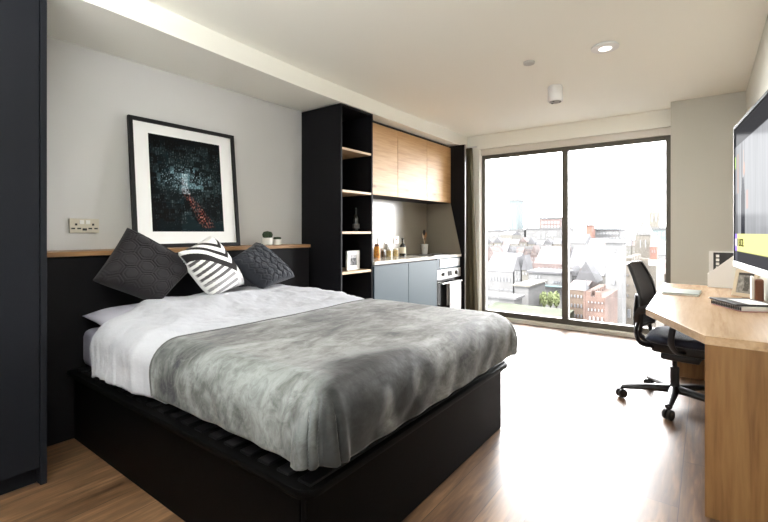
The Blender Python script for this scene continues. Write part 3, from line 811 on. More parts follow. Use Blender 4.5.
pot_o = tag(obj('utensil_pot', lth([(.036, 0), (.040, .006), (.046, .115), (.049, .118), (.049, .124), (.042, .124), (.036, .012), (.001, .010)], (ux, uy, .8782), 28), M['ceramic'], smooth=True), 'white ceramic utensil pot in the worktop corner', 'pot')
def utensil(dx, dy, L, m, kind, label, cat):
    b0 = Vector((ux - dx * .12, uy - dy * .12, .8925)); d = Vector((dx, dy, 1)).normalized()
    t = thing(kind, label, cat, b0, 'kitchen utensils in the white pot')
    obj('handle', tb([b0, b0 + d * L * .72], .005, 8), m, t, True)
    c = b0 + d * L * .86; bm = bmesh.new(); bmesh.ops.create_icosphere(bm, subdivisions=3, radius=1)
    bmesh.ops.transform(bm, matrix=Matrix.Translation(c) @ Vector((0, 0, 1)).rotation_difference(d).to_matrix().to_4x4() @ Matrix.Diagonal((.009, .026, L * .15, 1)), verts=bm.verts)
    obj('spoon_head', bm, m, t, True)
utensil(-.05, -.22, .26, M['spoonpale'], 'spoon', 'pale wooden spoon leaning left in the utensil pot', 'spoon')
utensil(.02, -.10, .30, M['dark'], 'serving_spoon', 'black serving spoon tallest in the utensil pot', 'spoon')
utensil(.03, .02, .26, M['spoon'], 'spoon', 'brown wooden spoon upright in the utensil pot', 'spoon')
utensil(.06, .16, .27, M['spoon'], 'spatula', 'brown wooden spatula leaning right in the utensil pot', 'spatula')

# ------------------------------------------------------------------ curtain
t = thing('curtain', 'olive blackout curtain gathered beside the window', 'curtain', (-2.53, 5.35, 0))
def curt(a, b):
    z = .012 + 2.27 * b
    wd = .20 - .10 * b; cx = -2.515 - .045 * b
    ph = a * 2 * math.pi * 3.0
    x = cx - wd * .5 + wd * a + .008 * math.sin(ph * 2 + 1)
    y = 5.345 + (.038 + .012 * (1 - b)) * math.sin(ph) + .010 * fbm(a * 3, b * 2, 1)
    return Vector((x, y, z))
bm = bmesh.new(); grid(bm, curt, 90, 60)
obj('fabric', bm, M['curtain'], t, True, solid=.004, sharp=180)
obj('track', bx(-2.62, -2.44, 5.335, 5.36, 2.285, 2.303), M['white'], t)

# ------------------------------------------------------------------ desk
t = thing('desk', 'oak desk with angled front corner along the right wall', 'desk', (.05, 3.2, 0))
DT = .74
top = [(XR - .004, 2.205, DT - .036), (-.004, 2.205, DT - .036), (-.268, 2.79, DT - .036), (-.283, 4.29, DT - .036), (XR - .004, 4.27, DT - .036)]
obj('desk_top', prs(top, (0, 0, 1), .036, .0015), M['desktop'], t)
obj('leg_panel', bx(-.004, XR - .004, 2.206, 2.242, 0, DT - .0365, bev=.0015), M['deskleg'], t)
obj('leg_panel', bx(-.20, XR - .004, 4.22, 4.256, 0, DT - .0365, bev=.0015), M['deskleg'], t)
obj('modesty_panel', bx(XR - .06, XR - .04, 2.243, 4.219, .25, DT - .0365), M['black'], t)

# desk objects
def quadprism(pts, z0, z1, bev=.002):
    return prs([(x, y, z0) for x, y in pts], (0, 0, 1), z1 - z0, bev)
t = thing('laptop', 'closed slim grey green laptop lying on the desk', 'laptop', (-.14, 3.65, DT))
ang = math.radians(-21)
def rectc(cx, cy, lx, ly, ang):
    c, s = math.cos(ang), math.sin(ang)
    return [(cx + a * lx / 2 * c - b * ly / 2 * s, cy + a * lx / 2 * s + b * ly / 2 * c) for a, b in ((-1, -1), (1, -1), (1, 1), (-1, 1))]
obj('base', quadprism(rectc(-.135, 3.62, .205, .26, math.radians(-3)), DT + .001, DT + .009), M['steel'], t)
obj('lid', quadprism(rectc(-.135, 3.62, .205, .26, math.radians(-3)), DT + .0095, DT + .017), M['laptop'], t)

# magazine file with magazines
mx0, mx1, my0, my1 = .01, .262, 4.165, 4.255
t = thing('magazine_file', 'white cut-away magazine file at the back of desk', 'magazine file', ((mx0 + mx1) / 2, (my0 + my1) / 2, DT))
def mside(y): return [(mx0, y, DT + .001), (mx1, y, DT + .001), (mx1, y, DT + .30), (mx1 - .04, y, DT + .30), (mx0, y, DT + .10)]
obj('side', prs(mside(my0), (0, 1, 0), .003), M['card'], t)
obj('side', prs(mside(my1 - .003), (0, 1, 0), .003), M['card'], t)
obj('back', bx(mx1 - .003, mx1, my0 + .0032, my1 - .0032, DT + .001, DT + .30), M['card'], t)
obj('front', bx(mx0, mx0 + .003, my0 + .0032, my1 - .0032, DT + .001, DT + .10), M['card'], t)
obj('bottom', bx(mx0 + .0032, mx1 - .0032, my0 + .0032, my1 - .0032, DT + .001, DT + .004), M['card'], t)
gm = 'magazines standing in the white file'
for k, (y, m, hh, lb) in enumerate(((my0 + .010, M['book'], .262, 'black magazine in the front of the white file'), (my0 + .032, M['paper'], .272, 'white magazine in the middle of the file'), (my0 + .056, M['paper'], .268, 'pale magazine at the back of the white file'))):
    xo = .035 if k == 0 else .008
    tt = thing('magazine', lb, 'magazine', ((mx0 + mx1) / 2, y, DT + .0045), gm)
    obj('pages', bx(mx0 + xo + .004, mx1 - .006, y + .001, y + .015, DT + .0045, DT + .0045 + hh - .002), M['paper'], tt)
    obj('cover', bx(mx0 + xo, mx1 - .006, y - .0012, y, DT + .0045, DT + .0045 + hh), m, tt)
    if k == 0:
        bm = bmesh.new()
        for q in range(5): box(bm, mx0 + xo + .016, mx0 + xo + .036, y - .0022, y - .0014, DT + .11 + q * .03, DT + .13 + q * .03)
        obj('spine_marks', bm, M['paper'], tt)

# desk photo frame, leaning back
def leaning(name, label, cat, p0, p1, h, lean, bw, fm, im, thick=.014, imgf=None):
    p0, p1 = Vector(p0), Vector(p1); ax = (p1 - p0).normalized(); n = Vector((ax.y, -ax.x, 0))
    if n.y > 0: n = -n
    up = (Vector((0, 0, 1)) * math.cos(lean) - n * math.sin(lean)).normalized(); nn = ax.cross(up); nn = nn if nn.dot(n) > 0 else -nn
    p0 = p0 + Vector((0, 0, thick * math.sin(lean) + .0005)); W = (p1 - p0 - Vector((0, 0, p1.z - p0.z))).length
    t = thing(name, label, cat, (p0 + p1) / 2)
    def q(bm, a0, a1, b0, b1, o0, o1, bev=0): prism(bm, [p0 + ax * a + up * b + nn * o0 for a, b in ((a0, b0), (a1, b0), (a1, b1), (a0, b1))], nn, o1 - o0, bev)
    bm = bmesh.new()
    q(bm, 0, bw, 0, h, -thick, 0, .001); q(bm, W - bw, W, 0, h, -thick, 0, .001); q(bm, bw, W - bw, 0, bw, -thick, 0, .001); q(bm, bw, W - bw, h - bw, h, -thick, 0, .001)
    obj('frame', bm, fm, t)
    bm = bmesh.new(); grid(bm, lambda a, b: p0 + ax * (bw + (W - 2 * bw) * a) + up * (bw + (h - 2 * bw) * b) - nn * .004, 30, 40)
    if imgf:
        o = wloc(t)
        obj('snapshot', bm, im, t, colors=lambda c: imgf(((c - p0).dot(ax) - bw) / (W - 2 * bw), ((c - p0).dot(up) - bw) / (h - 2 * bw)))
    else: obj('insert', bm, im, t)
    bm = bmesh.new(); mid = p0 + ax * W / 2
    q(bm, W / 2 - .02, W / 2 + .02, 0.004, h * .6, -thick - .003, -thick); obj('back_strut', bm, fm, t)
    return t
def snapf(a, b):
    g = .30 + .18 * fbm(a * 5, b * 6, 3)
    if abs(a - .5 - .12 * math.sin(b * 4)) < .17 and .12 < b < .8: g = .10 + .22 * noise.noise(Vector((a * 9, b * 9, 1))) ** 2
    if b > .88: g = .07
    return (g * 1.03, g, g * .92)
leaning('photo_frame', 'cream photo frame with grey snapshot leaning on the desk', 'photo frame', (.135, 3.70, DT), (.245, 3.615, DT), .178, math.radians(14), .022, M['photoframe'], M['snap'], imgf=snapf)
t = thing('phone_stand', 'brown leather upright block beside a white card holder', 'stand', (.262, 3.56, DT))
obj('card_back', bx(.222, .236, 3.46, 3.54, DT + .001, DT + .150, bev=.004), M['card'], t)
obj('leather_block', bx(.239, .280, 3.44, 3.50, DT + .001, DT + .138, bev=.012, seg=4), M['brown'], t)

# stack of folder / notebooks
t = thing('notebook', 'pale spiral notebook with pink cover under the black folder', 'notebook', (.16, 3.12, DT))
ra = math.radians(30)
obj('pages', quadprism(rectc(.165, 3.125, .175, .25, ra), DT + .003, DT + .026), M['paper'], t)
obj('cover', quadprism(rectc(.165, 3.125, .178, .255, ra), DT + .0005, DT + .0028, .0004), M['pink'], t)
bm = bmesh.new(); r4 = rectc(.165, 3.125, .178, .255, ra); A_, B_ = Vector((*r4[0], DT + .015)), Vector((*r4[3], DT + .015))
for k in range(18):
    p = A_.lerp(B_, (k + .5) / 18)
    bmesh.ops.create_icosphere(bm, subdivisions=1, radius=.005, matrix=Matrix.Translation(p) @ Matrix.Diagonal((1, .5, 2.4, 1)))
obj('spiral', bm, M['dark'], t)
t = thing('folder', 'black leather folder with white sheet on the notebook stack', 'folder', (.165, 3.13, DT + .027))
obj('cover', quadprism(rectc(.163, 3.135, .20, .262, math.radians(26)), DT + .0275, DT + .038, .003), M['book'], t)
obj('sheet', quadprism(rectc(.190, 3.11, .11, .2, math.radians(26)), DT + .0383, DT + .0395, .0003), M['paper'], t)
t = thing('pen', 'black pen poking out of the notebook stack', 'pen', (.05, 3.2, DT + .0265))
obj('barrel', tb([(.02, 3.232, DT + .0325), (.075, 3.20, DT + .0325)], .0042, 8), M['dark'], t, True)
obj('tip', tb([(.012, 3.2365, DT + .0325), (.02, 3.232, DT + .0325)], [.001, .004], 8), M['steel'], t, True)
bpy.data.objects['pen'].location.z -= .0

# ------------------------------------------------------------------ television on a wall arm
tf, tn = Vector((.117, 2.88, 0)), Vector((.245, 1.662, 0))
tax = (tn - tf).normalized(); tnn = Vector((tax.y, -tax.x, 0)); tnn = tnn if tnn.x < 0 else -tnn
TVW, TVZ0, TVZ1 = (tn - tf).length, .985, 1.702
t = thing('television', 'flat television angled on the right wall above the desk', 'television', (.2, 2.27, TVZ0))
def tbox(bm, a0, a1, z0, z1, o0, o1, bev=0):
    prism(bm, [tf + tax * a + tnn * o0 + Vector((0, 0, z)) for a, z in ((a0, z0), (a1, z0), (a1, z1), (a0, z1))], tnn, o1 - o0, bev)
bm = bmesh.new(); tbox(bm, 0, TVW, TVZ0 + .03, TVZ1, -.028, -.004, .003); obj('back_shell', bm, M['dark'], t)
bm = bmesh.new(); tbox(bm, 0, .010, TVZ0 + .03, TVZ1, -.0035, .003, .001); tbox(bm, TVW - .01, TVW, TVZ0 + .03, TVZ1, -.0035, .003, .001); tbox(bm, .01, TVW - .01, TVZ1 - .012, TVZ1, -.0035, .003, .001)
obj('bezel', bm, M['blackgloss'], t)
bm = bmesh.new(); tbox(bm, 0, TVW, TVZ0, TVZ0 + .030, -.028, .005, .003); obj('lower_bezel', bm, M['silver'], t)
bm = bmesh.new(); tbox(bm, -.0015, -.0002, TVZ0 + .03, TVZ1, -.028, .003); tbox(bm, 0, TVW, TVZ1 + .0002, TVZ1 + .0015, -.028, .003); obj('edge_trim', bm, M['silver'], t)
sz0, sz1 = TVZ0 + .031, TVZ1 - .0125
bm = bmesh.new(); NA, NB = 200, 110
grid(bm, lambda a, b: tf + tax * (.0105 + (TVW - .021) * a) + tnn * (-.002) + Vector((0, 0, sz0 + (sz1 - sz0) * b)), NA, NB)
def tvimg(c):
    a = ((c - tf).dot(tax) - .0105) / (TVW - .021); b = (c.z - sz0) / (sz1 - sz0)
    if b < .075: col = (.05, .05, .055) if a > .05 else (.10, .10, .115)
    elif b < .205:
        if a < .045: col = (.75, .70, .95) if .115 < b < .165 else (.36, .24, .75)
        else: col = (.85, .84, .32)
    else:
        n = noise.noise(Vector((a * 38, b * 2, 2))); g = .24 + .12 * n
        if a < .06: g = .13 if b < .5 else .2
        if .10 < a < .115: g = .28
        if a > .2: g = .30 + .05 * n
        col = (g * .96, g * .98, g * 1.02)
        if .055 < a < .075 and .5 < b < .8: col = (.32, .2, .16)
        if abs(a - .165) < .035 * min(1, (.62 - b) * 6 + .2) and b < .60: col = (.018, .02, .028)
        if (a - .185) ** 2 * 9 + (b - .66) ** 2 < .0026: col = (.42, .27, .22)
        if abs(a - .178) < .006 and .66 < b < .80: col = (.45, .33, .28)
        if abs(a - .24) < .02 and .38 < b < .5: col = (.4, .28, .26)
        if b > .86: col = (.035, .035, .038)
        if a < .022 and .70 < b < .79: col = (.42, .60, .2)
    return col
obj('screen', bm, M['tvscreen'], t, colors=tvimg)
bm = bmesh.new(); rr = random.Random(3)
def glyph(a, wv):
    z0, z1 = sz0 + (sz1 - sz0) * .115, sz0 + (sz1 - sz0) * .17
    k = rr.randrange(4); hw = .0022
    tbox(bm, a, a + hw * 2, z0, z1, -.0018, -.0012)
    if k in (0, 1): tbox(bm, a + hw * 2, a + wv, z1 - .007, z1, -.0018, -.0012)
    if k in (0, 2): tbox(bm, a + hw * 2, a + wv, z0, z0 + .007, -.0018, -.0012)
    if k in (1, 3): tbox(bm, a + wv - .004, a + wv, z0, z1, -.0018, -.0012)
    if k in (2, 3): tbox(bm, a + hw * 2, a + wv - .0045, (z0 + z1) / 2 - .003, (z0 + z1) / 2 + .003, -.0018, -.0012)
aa = .075
for wrd in (1, 7):
    for q in range(wrd): glyph(aa, .013); aa += .018
    aa += .014
obj('ticker_lettering', bm, mat('ticker_text', (.05, .045, .01), 1, spec=0), t)
wc = (tf + tn) / 2 - tnn * .029
bm = bmesh.new(); box(bm, XR - .012, XR, wc.y - .1, wc.y + .1, 1.25, 1.45)
tube(bm, [Vector((XR - .012, wc.y, 1.35)), wc + Vector((0, 0, 1.35))], .02, 10)
obj('wall_bracket', bm, M['dark'], t)

# ------------------------------------------------------------------ office chair
hub = Vector((-.17, 3.53, 0)); fa = math.radians(-6)
fd = Vector((math.cos(fa), math.sin(fa), 0)); sd = Vector((-math.sin(fa), math.cos(fa), 0))
def ch(f, s, z): return hub + fd * (f + .052) + sd * s + Vector((0, 0, z))
t = thing('office_chair', 'black mesh back office chair with navy seat at the desk', 'chair', hub)
base = obj('star_base', lth([(.034, .075), (.038, .08), (.034, .125), (.026, .135)], hub, 20), M['chair'], t, True)
a0 = math.atan2(3.445 - hub.y, -.487 - hub.x)
for k in range(5):
    a = a0 + k * 2 * math.pi / 5; d = Vector((math.cos(a), math.sin(a), 0)); e = hub + d * .318
    obj('leg', tb([hub + d * .02 + Vector((0, 0, .102)), hub + d * .16 + Vector((0, 0, .095)), e + Vector((0, 0, .078))], [.034, .028, .02], 12, flat=(1, .8)), M['chair'], t, True)
    cs = obj('caster', tb([e + Vector((0, 0, .08)), e + Vector((0, 0, .045))], .009, 10), M['chair'], t, True)
    ax = Vector((-d.y, d.x, 0)); ax = (ax + d * .5 * (1 if k % 2 else -1)).normalized()
    for sgn in (-1, 1):
        obj('wheel', lth([(.018, 0), (.0315, .003), (.0315, .018), (.024, .023)], e + ax * (.003 * sgn) + Vector((0, 0, .032)), 20, axis=ax * sgn), M['dark'], cs, True)
obj('gas_lift', lth([(.027, .13), (.027, .25), (.0145, .255), (.0145, .385)], hub, 18), M['chair'], t, True)
bm = bmesh.new()
prism(bm, [ch(-.17, -.15, .36), ch(.20, -.15, .36), ch(.20, .15, .36), ch(-.17, .15, .36)], (0, 0, 1), .088, .025)
prism(bm, [ch(-.12, -.10, .31), ch(.10, -.10, .31), ch(.10, .10, .31), ch(-.12, .10, .31)], (0, 0, 1), .05, .015)
obj('mechanism', bm, M['chair'], t, True)
def seatf(top):
    def f(a, b):
        es, et = 2 * a - 1, 2 * b - 1
        k = 1 - .10 * (es ** 2 * et ** 2)
        z = .458 + (top * .036) * (max(0, (1 - es ** 6) * (1 - et ** 6))) ** .5
        if top > 0: z += -.012 * (1 - es ** 2) * (1 - et ** 2)
        z -= .03 * max(0, es - .5) ** 2 * 4 * .5
        return ch(.03 + es * .235 * k, et * .235 * k, z)
    return f
bm = bmesh.new(); grid(bm, seatf(1), 28, 28); grid(bm, seatf(-1), 28, 28); bmesh.ops.remove_doubles(bm, verts=bm.verts, dist=.0005)
obj('seat', bm, M['seat'], t, True, sharp=180)
# curved mesh back held in a bent frame
def backp(a, b):
    s = (2 * a - 1); z = .50 + .44 * b
    hw = .20 + .02 * math.sin(b * math.pi) - .045 * max(0, b - .75) * 4 * .6
    f = -.215 + .02 * math.sin(b * 3.1) * 1.2 - .075 * b * b + .045 * s * s * 0 + (-.035) * (1 - s * s)
    return ch(f, s * hw, z)
bm = bmesh.new(); grid(bm, backp, 28, 32)
bk_ = obj('backrest_mesh', bm, M['mesh'], t, True, solid=.006, sharp=180)
pth = [backp(0, k / 16) for k in range(17)] + [backp(k / 16, 1) for k in range(1, 16)] + [backp(1, 1 - k / 16) for k in range(17)] + [backp(1 - k / 16, 0) for k in range(1, 17)]
obj('backrest_frame', tb(pth, .0125, 10, flat=(1, .8)), M['chair'], t, True)
sp = smoothpath([ch(-.05, 0, .392), ch(-.17, 0, .39), ch(-.265, 0, .44), ch(-.285, 0, .56), ch(-.272, 0, .72)], 6)
obj('back_spine', tb(sp, [.03] * 10 + [.026] * (len(sp) - 10), 12, flat=(1.4, .6)), M['chair'], t, True)
for s in (-1, 1):
    P = [ch(.02, s * .20, .40), ch(.00, s * .255, .405), ch(-.03, s * .27, .46), ch(-.02, s * .27, .56), ch(.0, s * .27, .65)]
    obj('arm_post', tb(smoothpath(P, 5), .019, 10, flat=(1.25, .6)), M['chair'], t, True)
    P = [ch(-.225, s * .215, .56), ch(-.225, s * .245, .60), ch(-.20, s * .268, .645), ch(-.14, s * .272, .668), ch(0, s * .272, .672), ch(.07, s * .27, .665)]
    obj('armrest', tb(smoothpath(P, 5), [.014] * 10 + [.02] * 16, 12, flat=(1.35, .55)), M['chair'], t, True)
    P = [ch(-.215, s * .20, .585), ch(-.24, s * .20, .50), ch(-.215, s * .18, .42), ch(-.12, s * .10, .395)]
    obj('side_strut', tb(smoothpath(P, 6), .02, 10, flat=(1.2, .6)), M['chair'], t, True)

# ------------------------------------------------------------------ the city outside
GZ = -24.0
def cmat(name, col, var=.1): return mat(name, col, .9, spec=.1, var=var, vscale=.6)
K = {}  # city colours kept pale and low in contrast, haze put into the albedo
K['white'] = cmat('white_render', (0.0390, 0.0390, 0.0390)); K['cream'] = cmat('cream_render', (0.0376, 0.0361, 0.0324)); K['pale'] = cmat('pale_grey_render', (0.0310, 0.0310, 0.0314)); K['stone'] = cmat('pale_limestone', (0.0350, 0.0325, 0.0284), .16); K['castle'] = cmat('weathered_castle_stone', (0.0319, 0.0284, 0.0240), .22); K['brick'] = cmat('washed_red_brick', (0.0274, 0.0184, 0.0153), .3)
K['redb'] = cmat('bright_red_cladding', (0.0484, 0.0257, 0.0203)); K['pinkb'] = cmat('pink_brick', (0.0373, 0.0291, 0.0274), .2); K['brown'] = cmat('brown_sandstone', (0.0280, 0.0212, 0.0165), .3); K['slate'] = cmat('grey_slate_roof', (0.0263, 0.0263, 0.0277), .15); K['roofp'] = cmat('pinkish_tiled_roof', (0.0309, 0.0254, 0.0244), .2); K['blueg'] = cmat('pale_blue_glass_cladding', (0.0352, 0.0422, 0.0433))
K['cyan'] = cmat('cyan_canopy', (0.0257, 0.0422, 0.0422)); K['win'] = mat('city_window_glass', (0.0211, 0.0226, 0.0254), .3); K['winp'] = mat('pale_city_window', (0.0371, 0.0379, 0.0401), .3); K['grass'] = cmat('grass_bank', (0.0109, 0.0131, 0.0077), .35); K['leaf'] = mat('yellow_green_leaves', (0.0472, 0.0590, 0.0177), .8, var=.35, vscale=1.2); K['ground'] = cmat('pale_city_ground', (0.0216, 0.0213, 0.0202), .2); K['trunk'] = cmat('tree_bark', (0.0164, 0.0117, 0.0082))  # window tones lifted towards the walls as painted haze, most in the pale glass
gr = struct('ground', bx(-420, 260, 8, 900, GZ - 1, GZ), K['ground'], 'pale city ground far below the window', 'ground')
def building(name, label, cat, u0, u1, vt, Y, m, roof=None, rm=None, rh=0, depth=12, wins=None, wm='win', merlon=0, z0=GZ, group=None):
    """u0..u1, vt: the left, right and top of the facade at distance Y"""
    a = atp(u0, vt, Y); b = atp(u1, vt, Y); x0, x1 = a.x, b.x; zt = (a.z + b.z) / 2
    t = thing(name, label, cat, ((x0 + x1) / 2, Y + depth / 2, z0))
    if group: t['group'] = group
    obj('walls', bx(x0, x1, Y, Y + depth, z0, zt), m, t)
    if roof == 'gable':      # ridge along x
        o = .08
        obj('roof', prs([(x0 - o, Y - o, zt), (x0 - o, Y + depth + o, zt), (x0 - o, Y + depth / 2, zt + rh)], (1, 0, 0), x1 - x0 + 2 * o), rm, t)
    elif roof == 'front':    # gable end facing the window
        obj('roof', prs([(x0 - .06, Y - .2, zt), (x1 + .06, Y - .2, zt), ((x0 + x1) / 2, Y - .2, zt + rh)], (0, 1, 0), depth + .2), rm, t)
    elif roof == 'flat':
        obj('parapet', bx(x0 - .3, x1 + .3, Y - .3, Y + depth + .3, zt, zt + rh), rm, t)
    elif roof == 'pyramid':
        bm = bmesh.new(); c = bm.verts.new(((x0 + x1) / 2, Y + depth / 2, zt + rh)); q = [bm.verts.new(p) for p in ((x0, Y, zt), (x1, Y, zt), (x1, Y + depth, zt), (x0, Y + depth, zt))]
        bm.faces.new(q)
        for i in range(4): bm.faces.new((q[i], q[(i + 1) % 4], c))
        obj('roof', bm, rm, t)
    if merlon:
        n = max(2, int((x1 - x0) / (merlon * 1.9))); st = (x1 - x0) / n
        for i in range(n): obj('merlon', bx(x0 + i * st, x0 + i * st + st * .55, Y, Y + .7, zt, zt + merlon), m, t)
        ns = max(2, int(depth / (merlon * 1.9))); st = depth / ns
        for i in range(1, ns): obj('merlon', bx(x0, x0 + .7, Y + i * st, Y + i * st + st * .55, zt, zt + merlon), m, t)
    for (n, v0, v1, fr, ua, ub) in (wins or ()):
        p0, p1 = atp(ua, v0, Y), atp(ub, v1, Y); st = (p1.x - p0.x) / n
        for i in range(n):
            xx = p0.x + st * i + st * (1 - fr) / 2
            obj('window', bx(xx, xx + st * fr, Y - .12, Y + .02, min(p0.z, p1.z), max(p0.z, p1.z)), K[wm], t)
    return t
# left pane, far to near
building('tower_block', 'faint pale blue glass tower on the left skyline', 'tower', 508.5, 517.5, 201, 340, K['blueg'], 'flat', K['white'], 2, 14, [(2, 206, 228, .5, 509, 517)], 'winp')
building('office_block', 'pinkish office block with window rows left of the mullion', 'building', 539, 561, 219, 330, K['pinkb'], 'flat', K['slate'], 1.2, 30, [(6, 221.5, 223.5, .55, 541, 560), (6, 225.5, 227.5, .55, 541, 560)], 'winp')
building('warehouse', 'long low white warehouse under the blue glass tower', 'building', 486, 524, 231, 262, K['white'], 'flat', K['pale'], 1, 40, [(5, 233, 236, .5, 490, 512)], 'winp')
building('office_block', 'white office with cyan glazed bays left of the mullion', 'building', 526, 561, 229.5, 262, K['white'], 'flat', K['pale'], 1.2, 30, [(2, 232, 239, .5, 536, 546), (1, 231, 236, .8, 548, 557)], 'winp')
building('town_house', 'cream block standing before the white warehouse', 'building', 500, 512, 235, 225, K['cream'], 'gable', K['slate'], 2, 14, [(3, 238, 241, .5, 502, 511)], 'winp')
# viaduct
Y = 170; a = atp(484, 247, Y); b = atp(562, 247, Y)
t = thing('viaduct', 'long pale railway viaduct crossing the left pane', 'viaduct', ((a.x + b.x) / 2, Y, GZ))
obj('deck', bx(a.x - 20, b.x, Y, Y + 9, a.z - 1.6, a.z), K['white'], t); obj('parapet', bx(a.x - 20, b.x, Y - .4, Y, a.z - .3, a.z + .7), K['pale'], t)
for k in range(8):
    xx = a.x - 12 + k * 5.6; obj('pier', bx(xx, xx + 1.8, Y + 1, Y + 8, GZ, a.z - 1.6), K['pale'], t)
building('town_house', 'pink gabled house at the left edge of the window', 'house', 483, 497, 259, 120, K['pinkb'], 'front', K['roofp'], 3.6, 8, [(3, 263, 266, .4, 485, 496)])
building('terrace', 'white terrace under a broad grey slate roof', 'building', 484, 513, 271.5, 84, K['white'], 'gable', K['slate'], 3.6, 11, [(7, 276.5, 282, .3, 489, 511), (6, 287.5, 291, .6, 484.5, 514)])
building('town_house', 'white gabled house beside the slate roofed terrace', 'house', 514.4, 520.6, 270, 83.9, K['white'], 'front', K['slate'], 2.6, 3, [(2, 271.5, 274, .35, 514.5, 520.5), (2, 278, 281, .3, 515, 520.5)])
building('town_house', 'narrow white gabled house in front of the brick roofs', 'house', 521.9, 528, 270, 83.9, K['cream'], 'front', K['slate'], 2.9, 3, [(2, 272, 275, .35, 522, 527.5)])
building('brick_building', 'pink brick building with tiled roof left of the mullion', 'building', 534, 563, 264, 110, K['pinkb'], 'gable', K['roofp'], 4.2, 14, [(6, 267, 270, .35, 537, 561)])
building('shop_building', 'white building with dark window row behind the hedge', 'building', 528.5, 563, 273.5, 76, K['white'], 'flat', K['slate'], .35, 6, [(8, 281, 284, .65, 530, 547), (4, 281, 284, .6, 552, 563), (2, 275.5, 278.5, .35, 535, 541)])
a = atp(537, 285, 74.5); b = atp(563, 287.2, 74.5)
tag(obj('canopy', bx(a.x, b.x, 74, 75.8, b.z, a.z), K['cyan']), 'cyan canopy strip above the green hedge', 'canopy')
building('flat_roof', 'plain pale wall block in the middle of the left pane', 'building', 515, 528.5, 286.5, 62, K['white'], 'flat', K['cream'], .25, 8, None)
building('low_wall', 'white parapet wall low at the left of the window', 'wall', 480, 514.5, 298, 56, K['white'], 'flat', K['pale'], .3, 3)
# hedge trees
def leafball(bm, c, r, n, rg):
    for _ in range(n):
        d = Vector((rg.gauss(0, 1), rg.gauss(0, 1), rg.gauss(0, 1))).normalized() * r * rg.uniform(.55, 1)
        p = Vector(c) + Vector((d.x, d.y, d.z * 2.6)); s = rg.uniform(.08, .16)
        u_ = Vector((rg.gauss(0, 1), rg.gauss(0, 1), rg.gauss(0, 1))).normalized(); v_ = u_.orthogonal().normalized()
        q = [bm.verts.new(p + u_ * s), bm.verts.new(p + v_ * s), bm.verts.new(p - u_ * s), bm.verts.new(p - v_ * s)]; bm.faces.new(q)
rg = random.Random(5)
lab = ['leftmost yellow green tree of the row below the canopy', 'second yellow green tree from the left of the row', 'middle yellow green tree of the row below the canopy', 'fourth yellow green tree from the left of the row', 'rightmost yellow green tree of the row next to mullion']
for k in range(5):
    ty_ = 66 + 1.3 * (k % 2); u_ = 532 + 6.1 * k; c = atp(u_, 299.0, ty_)
    t = thing('tree', lab[k], 'tree', (c.x, ty_, GZ), 'yellow green trees below the canopy')
    bm = bmesh.new(); leafball(bm, c, .45, 620, rg)
    obj('crown', bm, K['leaf'], t, recalc=False); obj('trunk', tb([(c.x, ty_, GZ), (c.x, ty_, c.z)], [.2, .08], 8), K['trunk'], t)
a = atp(480, 309, 50); b = atp(563, 312, 50)
tag(obj('grass_bank', prs([(a.x, 47, a.z - 4), (a.x, 55, a.z - 4), (a.x, 55, a.z + .2), (a.x, 50, a.z - .1)], (1, 0, 0), b.x - a.x), K['grass']), 'grey green grassy bank at the foot of the left pane', 'bank')
# right pane
building('brick_tower', 'slim red tower block on the skyline right of the mullion', 'tower', 586, 592, 226, 240, K['redb'], 'flat', K['pinkb'], .8, 8)
building('office_block', 'long grey office block right of the red tower', 'building', 595, 620, 230, 250, K['pale'], 'flat', K['slate'], .8, 20, [(7, 232.5, 234.5, .6, 596, 619), (7, 237, 239, .6, 596, 619), (7, 241.5, 243.5, .6, 596, 619)], 'winp')
building('terrace', 'pale slate roofed terrace directly right of the mullion', 'building', 567, 585, 243, 155, K['white'], 'gable', K['slate'], 3, 14, [(4, 246, 249, .45, 569, 585)])
building('town_house', 'white house with pink roof below the red tower', 'house', 586, 604, 252, 122, K['cream'], 'gable', K['roofp'], 3.5, 12, [(4, 255, 258, .4, 586, 602)])
building('terrace', 'long cream terrace left of the white column tower', 'building', 568, 604, 268, 92, K['cream'], 'gable', K['slate'], 4.2, 12, [(6, 272, 276, .35, 570, 602)])
building('gabled_hall', 'pale stone gabled hall behind the brick gatehouse', 'building', 575, 597, 282, 75, K['stone'], 'front', K['slate'], 3.4, 5, [(3, 285, 289, .3, 578, 595)])
building('brick_house', 'tan sandstone house at the lower left of right pane', 'house', 566, 584, 290, 58, K['brown'], 'gable', K['roofp'], .8, 9, [(5, 294, 298, .4, 567, 583), (5, 303, 308, .4, 567, 583), (5, 313, 318, .4, 567, 583)])
building('gatehouse', 'dark red brick gatehouse with battlements by the white column', 'gatehouse', 585.5, 605, 297, 50, K['brick'], None, None, 0, 8, [(5, 301, 304, .3, 587, 604), (5, 308, 312, .3, 587, 604), (4, 316, 321, .35, 588, 604)], 'win', .55)
building('turret', 'taller round-headed brick stair turret of the red gatehouse', 'turret', 583.3, 585.3, 291, 50, K['brick'], 'pyramid', K['slate'], 1.2, 2.0)
building('stone_tower', 'tall plain white stone tower rising through the right pane', 'tower', 605.5, 622, 243, 60, K['white'], 'flat', K['pale'], .4, 3.4, [(1, 248, 252, .3, 608, 619), (1, 280, 285, .22, 608, 619)], 'winp')
building('castle_keep', 'stone castle keep with battlements behind the office chair', 'castle', 623, 656, 265, 66, K['castle'], None, None, 0, 14, [(4, 274, 277.5, .16, 624, 654), (4, 284, 288, .14, 624, 654), (4, 294, 299, .14, 624, 654), (1, 309, 318, .5, 626, 632)], 'win', .9)
building('castle_turret', 'square corner turret on the left of the castle keep', 'turret', 616.5, 622.5, 259.5, 67, K['castle'], None, None, 0, 4, [(1, 266, 270, .22, 617, 622)], 'win', .7)
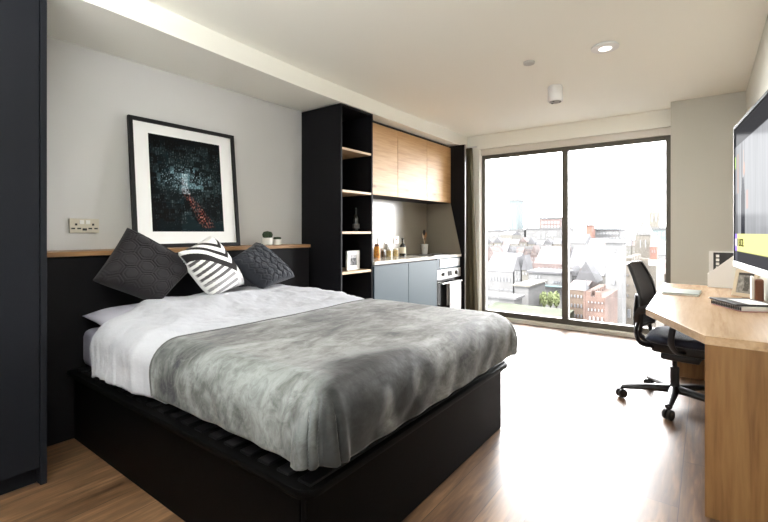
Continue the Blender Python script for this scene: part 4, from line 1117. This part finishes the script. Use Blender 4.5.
building('cathedral_tower', 'pale gabled cathedral tower above the castle battlements', 'tower', 635, 650.5, 235, 120, K['stone'], 'front', K['white'], 3.6, 10, [(2, 240, 248, .2, 638, 648)], 'winp')
building('lantern_tower', 'faint pale stepped lantern tower at the right skyline', 'tower', 649, 659, 213, 230, K['stone'], 'pyramid', K['stone'], 9, 8, [(2, 215, 221, .3, 650, 658)], 'winp')
building('office_block', 'pale blue block beside the pier at the right edge', 'building', 652, 668, 229.5, 190, K['blueg'], 'flat', K['pale'], .8, 14, [(3, 232, 236, .5, 653, 666)], 'winp')
building('brick_house', 'red brick house right of the cathedral tower', 'house', 650, 657, 247, 112, K['redb'], 'gable', K['pinkb'], 2.5, 10, [(2, 250, 253, .4, 651, 656)])
building('town_house', 'white house between cathedral and pier above the keep', 'house', 658, 672, 255, 97, K['white'], 'gable', K['slate'], 2.6, 10, [(3, 258, 262, .4, 657, 668)])
building('brick_house', 'brown brick house right of the castle keep', 'house', 657, 673, 274, 82, K['brown'], 'gable', K['roofp'], 2.2, 10, [(3, 279, 284, .35, 657, 671), (3, 292, 297, .35, 657, 671)])

# the dense old town between the larger blocks: rows of small gabled houses
ORD = ['first', 'second', 'third', 'fourth', 'fifth', 'sixth', 'seventh', 'eighth', 'ninth', 'tenth']
rg = random.Random(21)
rows = [('far', 'left', 485, 561, 243.5, 205, 9, 2.6), ('middle', 'left', 499, 561, 256.5, 133, 8, 2.8),
        ('far', 'right', 568, 650, 247, 192, 9, 2.8), ('middle', 'right', 568, 604, 259.5, 110, 5, 2.6), ('near', 'right', 568, 604, 277, 84, 4, 1.6)]
for rn, pane, u0, u1, v0, Y, n, rh in rows:
    st = (u1 - u0) / n
    for k in range(n):
        cn, m = rg.choice([('white', 'white'), ('cream', 'cream'), ('pink', 'pinkb'), ('pale stone', 'stone'), ('reddish', 'brick' if pane == 'right' else 'pinkb')])
        rf = rg.choice(['gable', 'front', 'front']); rc = rg.choice(['slate', 'roofp', 'slate'])
        a_, b_ = u0 + st * k + .25, u0 + st * (k + 1) - .45
        vt = v0 + rg.uniform(-1.5, 1.5); px = F / (Y * .8)
        building('town_house', '%s %s house from the left in the %s row of the %s pane' % (ORD[k], cn, rn, pane), 'house', a_, b_, vt, Y, K[m], rf, K[rc], rh * rg.uniform(.7, 1.2), 5,
                 [(2 if b_ - a_ < 8 else 3, vt + 1.6, vt + 3.6, .4, a_ + .8, b_ - .8), (2 if b_ - a_ < 8 else 3, vt + 5.4, vt + 7.6, .4, a_ + .8, b_ - .8)], 'win', group='small houses of the old town')
